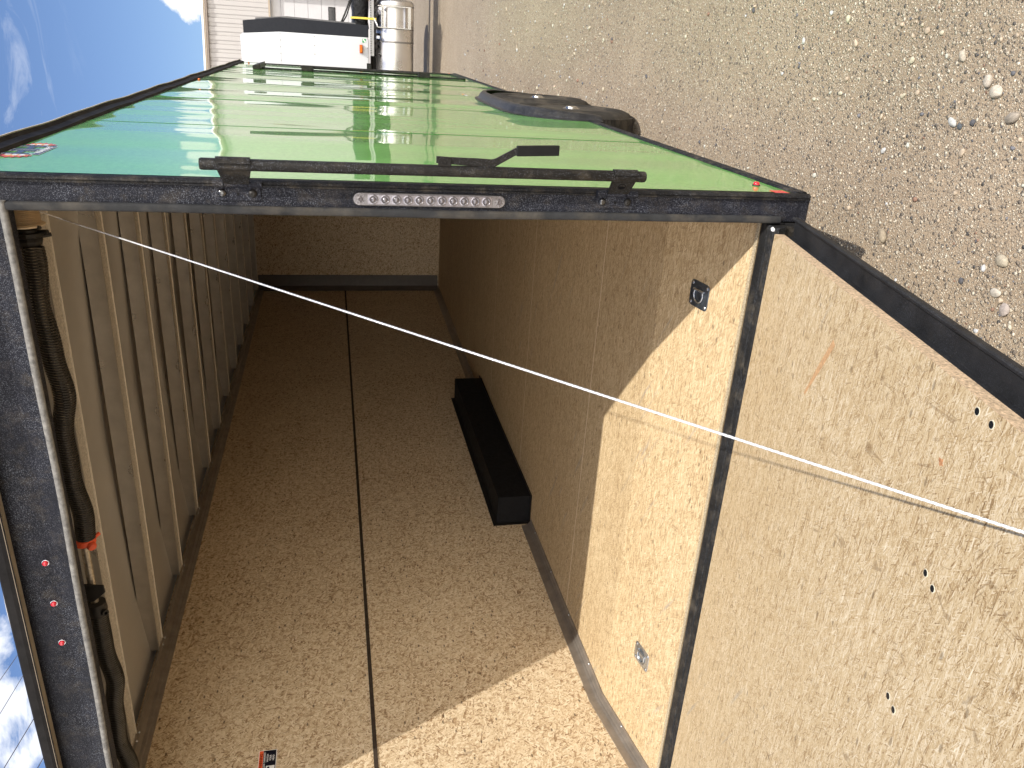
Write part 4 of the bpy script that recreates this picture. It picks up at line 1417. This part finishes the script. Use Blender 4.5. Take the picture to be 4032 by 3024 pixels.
# ---- man door near the front
g = MB()
y0, y1, zb, zt = 6.02, 6.98, 0.085, 2.03
for a in ((y0, y0 + 0.02, zb, zt), (y1 - 0.02, y1, zb, zt), (y0, y1, zt - 0.02, zt), (y0, y1, zb, zb + 0.02)):
    g.box(0.0004, 0.012 if a[1] - a[0] < 0.1 else 0.010, a[0], a[1], a[2], a[3])
dr = g.make('side_door', m_trim, TR_, label='small side door with black frame and lock bar')
MB().tube([(0.034, 6.0, 1.64), (0.034, 6.0, 0.44)], 0.013, 14).make('lock_bar', m_bar, dr, smooth=40)
g = MB()
g.box(0.001, 0.05, 5.955, 6.045, 1.52, 1.63)
g.box(0.001, 0.05, 5.955, 6.045, 0.44, 0.55)
g.each('bar_bracket', m_bar, dr, bevel=0.005)
MB().box(0.03, 0.085, 6.0, 6.03, 0.99, 1.012).box(0.03, 0.09, 6.28, 6.30, 0.98, 1.02).each('door_handle', m_bar, dr, bevel=0.002)
MB().hexa([(0.001, 5.86, 1.985), (0.05, 5.86, 1.985), (0.05, 6.45, 1.985), (0.001, 6.45, 1.985), (0.001, 5.86, 2.055), (0.03, 5.86, 2.055), (0.03, 6.45, 2.055), (0.001, 6.45, 2.055)]).make('door_catch', m_bar, dr, bevel=0.004)

# ================================================================ tractor truck parked across the front
TK = thing('tractor_truck', 'white semi truck cab with polished fuel tank parked across behind the green trailer', 'truck', (0.0, 12.3, GZ))
YT = 12.0
g = MB()
out = [(-3.2, 0.73), (0.262, 0.735), (0.295, 0.768), (0.298, 2.13), (0.245, 2.69), (0.215, 2.73), (-3.2, 2.73)]
g.prism(out, YT, YT + 2.4, 'y')
slp = g.make('sleeper_cab', simple('cab_white', (0.55, 0.565, 0.59), 0.35, var=0.03, scale=2, coat=0.3), TK, bevel=0.03, segs=3)
g = MB()
g.prism([(0.292, 0.745), (0.474, 0.745), (0.502, 2.126), (0.426, 2.68), (0.240, 2.68), (0.292, 2.12)], YT + 0.012, YT + 0.035, 'y')
g.make('cab_extender', simple('black_fairing', (0.022, 0.024, 0.03), 0.35, var=0.1), TK, bevel=0.004)
g = MB()
g.prism([(0.474, 0.95), (0.497, 0.95), (0.526, 2.01), (0.476, 2.49), (0.45, 2.49), (0.500, 2.12)], YT + 0.02, YT + 0.05, 'y')
g.make('extender_edge', simple('grey_edge', (0.10, 0.10, 0.105), 0.4), TK)
g = MB()
for i in range(6):
    g.lathe([(0.009, 0.0), (0.006, 0.006), (0, 0.007)], (0.275 - i * 0.10, YT, 2.128), (0, -1, 0), 8)
for i in range(3):
    g.lathe([(0.009, 0.0), (0.006, 0.006), (0, 0.007)], (0.255 - i * 0.13, YT, 1.60), (0, -1, 0), 8)
    g.lathe([(0.009, 0.0), (0.006, 0.006), (0, 0.007)], (0.275 - i * 0.14, YT, 0.765), (0, -1, 0), 8)
g.each('rivet', simple('rivet_grey', (0.3, 0.3, 0.3), 0.4), slp)
MB().box(-3.2, 0.293, YT - 0.0012, YT - 0.0002, 2.1215, 2.1250).make('panel_seam', simple('seam_grey', (0.33, 0.34, 0.36), 0.5), slp)
g = MB().box(0.052, 0.180, YT - 0.055, YT - 0.002, 0.842, 0.892)
am = g.make('marker_light', simple('amber_housing', (0.40, 0.09, 0.01), 0.4), slp, bevel=0.006)
MB().box(0.068, 0.163, YT - 0.064, YT - 0.0555, 0.853, 0.881).make('lens', m_amber, am, bevel=0.003)
MB().box(0.210, 0.268, YT - 0.0025, YT - 0.0008, 0.812, 0.870).make('sticker', m_grn, slp, M=T((0.004, 0, -0.025)))
MB().box(0.212, 0.232, YT - 0.0035, YT - 0.0026, 0.816, 0.836).box(0.240, 0.262, YT - 0.0035, YT - 0.0026, 0.840, 0.862).box(0.222, 0.248, YT - 0.0035, YT - 0.0026, 0.828, 0.845).each('sticker_mark', m_white, slp, M=T((0.004, 0, -0.025)))
# fuel tank, axis across the view
TB, TT = -0.005, 0.610
R_ = (TT - TB) / 2
zc = (TT + TB) / 2
yc = YT + R_ - 0.02
def sq(e, r, x):
    return [(x, yc + r * math.copysign(abs(math.cos(a)) ** e, math.cos(a)), zc + r * math.copysign(abs(math.sin(a)) ** e, math.sin(a))) for a in np.linspace(0, 2 * math.pi, 48, endpoint=False)]


g = MB()
vs, fs = [], []
prof = [(-1.6, R_), (0.79, R_), (0.83, R_ * 0.985), (0.862, R_ * 0.93), (0.88, R_ * 0.80), (0.888, R_ * 0.5), (0.890, 0.01)]
for x, r in prof:
    vs += sq(0.82, r, x)
for i in range(len(prof) - 1):
    for j in range(48):
        fs.append((i * 48 + j, i * 48 + (j + 1) % 48, (i + 1) * 48 + (j + 1) % 48, (i + 1) * 48 + j))
g.add(vs, fs)
ft = g.make('fuel_tank', m_tank, TK, smooth=40)
for x0, x1 in ((0.772, 0.792), (0.235, 0.262), (0.44, 0.452)):
    g = MB()
    vs, fs = [], []
    for x in (x0, x1):
        vs += sq(0.82, R_ + 0.004, x)
    fs = [(j, (j + 1) % 48, 48 + (j + 1) % 48, 48 + j) for j in range(48)]
    g.add(vs, fs)
    g.make('tank_strap', simple('strap_steel', (0.25, 0.24, 0.23), 0.4, 0.7), ft, smooth=50)
g = MB()
for z in (0.075, 0.50):
    g.box(0.455, 0.775, YT - 0.095, YT - 0.035, z, z + 0.045)
g.box(0.452, 0.466, YT - 0.10, YT - 0.02, 0.07, 0.60)
g.box(0.766, 0.780, YT - 0.10, YT - 0.02, 0.07, 0.60)
stp = g.make('tank_step', m_tank, ft)
g = MB()
for k in range(13):
    g.lathe([(0.008, 0.0), (0.008, 0.002)], (0.475 + k * 0.022, YT - 0.096, 0.523), (0, -1, 0), 8)
g.each('step_grip', m_matte, ft)
g = MB().lathe([(0.055, 0.0), (0.055, 0.02), (0.045, 0.026), (0.02, 0.026), (0.018, 0.04), (0, 0.04)], (0.70, YT + 0.06, 0.555), (0, -0.75, 0.66), 20)
g.make('filler_cap', simple('filler_cap_metal', (0.45, 0.43, 0.42), 0.3, 0.8), ft, smooth=40)
MB().hexa([(0.45, YT - 0.01, 0.595), (0.50, YT - 0.01, 0.60), (0.50, YT + 0.05, 0.60), (0.45, YT + 0.05, 0.595), (0.56, YT - 0.01, 0.655), (0.60, YT - 0.01, 0.66), (0.60, YT + 0.05, 0.66), (0.56, YT + 0.05, 0.655)]).make('tank_bracket', m_white, ft)
MB().box(0.29, 0.33, YT - 0.02, YT + 0.03, 0.57, 0.61).make('tank_bracket', m_white, ft)
tk2 = copy_part(ft, T((0, 1.85, 0)))  # far-side tank, added to deepen the shadow under the truck
# chassis rail, load behind the cab
g = MB().box(0.02, 6.2, YT + 0.02, YT + 0.06, 0.655, 0.715)
rl = g.make('frame_rail', m_rail, TK, bevel=0.004)
g = MB()
for k in range(60):
    g.box(0.06 + k * 0.035, 0.075 + k * 0.035, YT + 0.012, YT + 0.0195, 0.700, 0.712)
g.each('rail_slot', m_matte, rl)
g = MB()
g.box(-3, 6.2, YT + 0.55, YT + 0.63, 0.36, 0.64)
g.box(-3, 6.2, YT + 1.6, YT + 1.68, 0.36, 0.64)
for k in range(8):
    g.box(0.15 + k * 0.09, 0.19 + k * 0.09, YT + 0.04, YT + 0.25, 0.60, 0.652)
g.tube([(0.0, YT + 0.1, 0.63), (0.06, YT + 0.05, 0.58), (0.02, YT + 0.1, 0.52)], 0.02, 8)
g.make('chassis', m_dark, TK)
g = MB()
vs, fs = [], []
rr = np.random.default_rng(5)
nx, na = 16, 22
for i in range(nx):
    x = 0.42 + i * 0.11
    pinch = 0.03 if i in (1, 2) else 0
    for j in range(na):
        a = 2 * math.pi * j / na
        c_, s_ = math.cos(a), math.sin(a)
        vs.append((x, YT + 0.5 + 0.34 * math.copysign(abs(c_) ** 0.6, c_) * (1 - pinch) + rr.uniform(-0.01, 0.01), 0.86 + (0.14 - pinch * 0.3) * math.copysign(abs(s_) ** 0.6, s_) + rr.uniform(-0.008, 0.008)))
for i in range(nx - 1):
    for j in range(na):
        fs.append((i * na + j, i * na + (j + 1) % na, (i + 1) * na + (j + 1) % na, (i + 1) * na + j))
fs += [tuple(range(na)), tuple((nx - 1) * na + j for j in range(na - 1, -1, -1))]
g.add(vs, fs)
ld = g.make('wrapped_bundle', m_wrap, None, smooth=60)
tag(ld, 'black plastic wrapped bundle strapped on the truck frame behind the cab', 'bundle')
g = MB()
g.box(0.560, 0.590, YT + 0.002, YT + 0.010, 0.62, 0.94)
g.hexa([(0.560, YT + 0.002, 0.94), (0.590, YT + 0.002, 0.94), (0.590, YT + 0.30, 1.012), (0.560, YT + 0.30, 1.012), (0.560, YT + 0.0, 0.955), (0.590, YT + 0.0, 0.955), (0.590, YT + 0.30, 1.02), (0.560, YT + 0.30, 1.02)])
st_ = g.make('ratchet_strap', m_yel)
tag(st_, 'yellow webbing strap holding down the black wrapped bundle', 'strap')
g = MB().tube([(0.43, YT + 0.3, 1.20), (0.62, YT + 0.3, 1.11), (0.84, YT + 0.3, 1.02), (1.6, YT + 0.3, 0.75)], 0.014, 8)
g.tube([(0.42, YT + 0.33, 1.19), (0.60, YT + 0.33, 1.08), (0.86, YT + 0.33, 0.99), (1.5, YT + 0.33, 0.74)], 0.010, 8)
g.each('air_hose', m_dark, TK, smooth=60)
# the cab measures a little smaller than drawn above and stands a bit nearer
KT, OT = 0.9363, Vector((0.0230, -0.1352, 0.0877))
done = set()


def descend(o):
    yield o
    for c_ in o.children:
        yield from descend(c_)


for o in [ld, st_] + [d_ for c_ in TK.children for d_ in descend(c_)]:
    if o.data and o.data.name not in done:
        done.add(o.data.name)
        B_ = WM[o.name]
        o.data.transform(B_.inverted() @ (Matrix.Translation(OT) @ Matrix.Scale(KT, 4)) @ B_)
# rear axles of the truck
YW = 11.1
for x in (3.4, 4.75):
    g = MB().lathe([(0.30, 0.0), (0.45, 0.0), (0.50, 0.04), (0.51, 0.1), (0.51, 0.5), (0.50, 0.56), (0.45, 0.6)], (x, YW + 0.0, GZ + 0.51), (0, 1, 0), 40)
    w_o = g.make('truck_wheel', m_tyre, TK, smooth=40)
    MB().lathe([(0.30, 0.01), (0.28, 0.03), (0.20, 0.12), (0.12, 0.12), (0.11, 0.0), (0.0, -0.01)], (x, YW + 0.0, GZ + 0.51), (0, 1, 0), 30).make('rim', m_tank, w_o, smooth=40)
MB().box(5.55, 5.58, YW, YW + 0.6, -0.1, 0.6).make('mud_flap', m_matte, TK)
MB().box(2.7, 5.5, YW + 0.3, YW + 1.9, 0.72, 0.80).make('fifth_wheel', m_dark, TK, bevel=0.02)
MB().lathe([(0.30, 0.0), (0.45, 0.0), (0.50, 0.04), (0.51, 0.1), (0.51, 0.3), (0.45, 0.34)], (-2.8, YW + 0.0, GZ + 0.51), (0, 1, 0), 40).make('truck_wheel', m_tyre, TK, smooth=40)

# ================================================================ metal building
YB = 31.0
BD = thing('metal_building', 'white ribbed metal workshop with an overhead door beyond the truck', 'building', (8, YB + 10, GZ))
def eave(x): return 5.64 + (1.07 - x) * 0.035 + 0.0


def corr(x0, x1, z0, ztop, name='wall_siding'):
    P_ = 0.295
    pf = [(0.0, 0.0), (0.10, 0.0), (0.135, -0.028), (0.27, -0.028), (0.284, 0.010), (0.289, 0.010)]
    vs, fs = [], []
    x = x0
    while x < x1:
        for dx, dy in pf:
            xx = min(x + dx, x1)
            vs.append((xx, YB + dy, z0))
            vs.append((xx, YB + dy, ztop(xx) if callable(ztop) else ztop))
        x += P_
    for i in range(len(vs) // 2 - 1):
        a = 2 * i
        fs.append((a, a + 2, a + 3, a + 1))
    return MB().add(vs, fs)


DX0, DX1, DZ = -2.3, 1.48, 3.44
corr(-9, DX0 - 0.1, GZ, eave).make('wall_siding', m_sid, BD, fix=False)
corr(DX0 - 0.1, DX1 + 0.1, DZ, eave).make('wall_siding', m_sid, BD, fix=False)
corr(DX1 + 0.1, 7.0, GZ, eave).make('wall_siding', m_sid, BD, fix=False)
corr(11.0, 38.0, GZ, eave).make('wall_siding', m_sid, BD, fix=False)
corr(7.0, 11.0, 3.4, eave).make('wall_siding', m_sid, BD, fix=False)
MB().box(7.0, 11.0, YB + 0.2, YB + 0.25, GZ, 3.4).make('open_bay', m_glass, BD)
g = MB()
g.box(DX0 - 0.1, DX0, YB - 0.03, YB + 0.22, GZ, DZ)
g.box(DX1, DX1 + 0.1, YB - 0.03, YB + 0.22, GZ, DZ)
g.box(DX0 - 0.1, DX1 + 0.1, YB - 0.03, YB + 0.22, DZ - 0.005, DZ + 0.06)
g.each('door_jamb', m_brn, BD)
g = MB()
z = GZ
while z < DZ - 0.02:
    zt_ = min(z + 0.487, DZ - 0.01)
    g.box(DX0 + 0.002, DX1 - 0.002, YB + 0.21, YB + 0.24, z + 0.004, zt_)
    z += 0.490
od = g.make('overhead_door', m_door, BD, bevel=0.006)
MB().box(0.45, 1.165, YB + 0.196, YB + 0.209, 1.10, 1.36).make('window_frame', m_trim, od)
MB().box(0.48, 1.135, YB + 0.192, YB + 0.1955, 1.125, 1.335).make('window_pane', m_glass, od)


def strip(name, mat, y0, y1, a, b, x0=-9.2, x1=38.2):
    return MB().hexa([(x0, y0, eave(x0) + a), (x1, y0, eave(x1) + a), (x1, y1, eave(x1) + a), (x0, y1, eave(x0) + a), (x0, y0, eave(x0) + b), (x1, y0, eave(x1) + b), (x1, y1, eave(x1) + b), (x0, y1, eave(x0) + b)]).make(name, mat, BD)


strip('eave_trim', m_white, YB - 0.17, YB + 0.05, 0.10, 0.165)
strip('eave_trim', m_brn, YB - 0.155, YB + 0.05, 0.04, 0.099, )
strip('eave_trim', simple('trim_taupe', (0.22, 0.18, 0.15), 0.5), YB - 0.145, YB + 0.05, -0.03, 0.039)
g = MB()
g.hexa([(-9.2, YB + 0.05, eave(-9.2) + 0.02), (38.2, YB + 0.05, eave(38.2) + 0.02), (38.2, YB + 22, eave(38.2) + 0.02), (-9.2, YB + 22, eave(-9.2) + 0.02),
        (-9.2, YB + 0.05, eave(-9.2) + 0.10), (38.2, YB + 0.05, eave(38.2) + 0.10), (38.2, YB + 22, eave(38.2) + 0.10), (-9.2, YB + 22, eave(-9.2) + 0.10)])
g.make('roof', m_sid, BD)
MB().box(-9, -8.9, YB, YB + 22, GZ, 5.9).box(38.0, 38.1, YB, YB + 22, GZ, 4.3).box(-9, 38, YB + 21.9, YB + 22, GZ, 4.3).each('wall_siding', m_sid, BD)

# ================================================================ overhead wires
RAY = [((-0.62429635, 0.70166599, 0.34339322), (-0.60679474, 0.72403872, 0.32797573), 'thin overhead wire, highest of the four crossing the sky past the roof'),
       ((-0.64848504, 0.68074048, 0.34067514), (-0.62365302, 0.71214451, 0.32234626), 'thin overhead wire, second highest of the four past the roof'),
       ((-0.68632838, 0.64686205, 0.33244975), (-0.65668576, 0.68792766, 0.30906205), 'thicker overhead wire, third of the four past the roof'),
       ((-0.69553793, 0.65049775, 0.3050896), (-0.68525857, 0.66479802, 0.29742947), 'overhead wire, lowest of the four past the roof')]
m_wire = simple('wire_grey', (0.10, 0.10, 0.13), 0.5)
for a, b, lb in RAY:
    A = CP + Vector(a) * 34
    B = CP + Vector(b) * 36
    d = (B - A)
    pts = []
    for t in np.linspace(-9, 8, 60):
        p = A + d * t
        p.z += 0.004 * (t * t - t) * d.length
        pts.append(p)
    o = MB().tube(pts, 0.011 if 'thin' in lb else 0.016, 6).make('power_line', m_wire, smooth=60)
    tag(o, lb, 'wire', 'overhead wires against the sky')
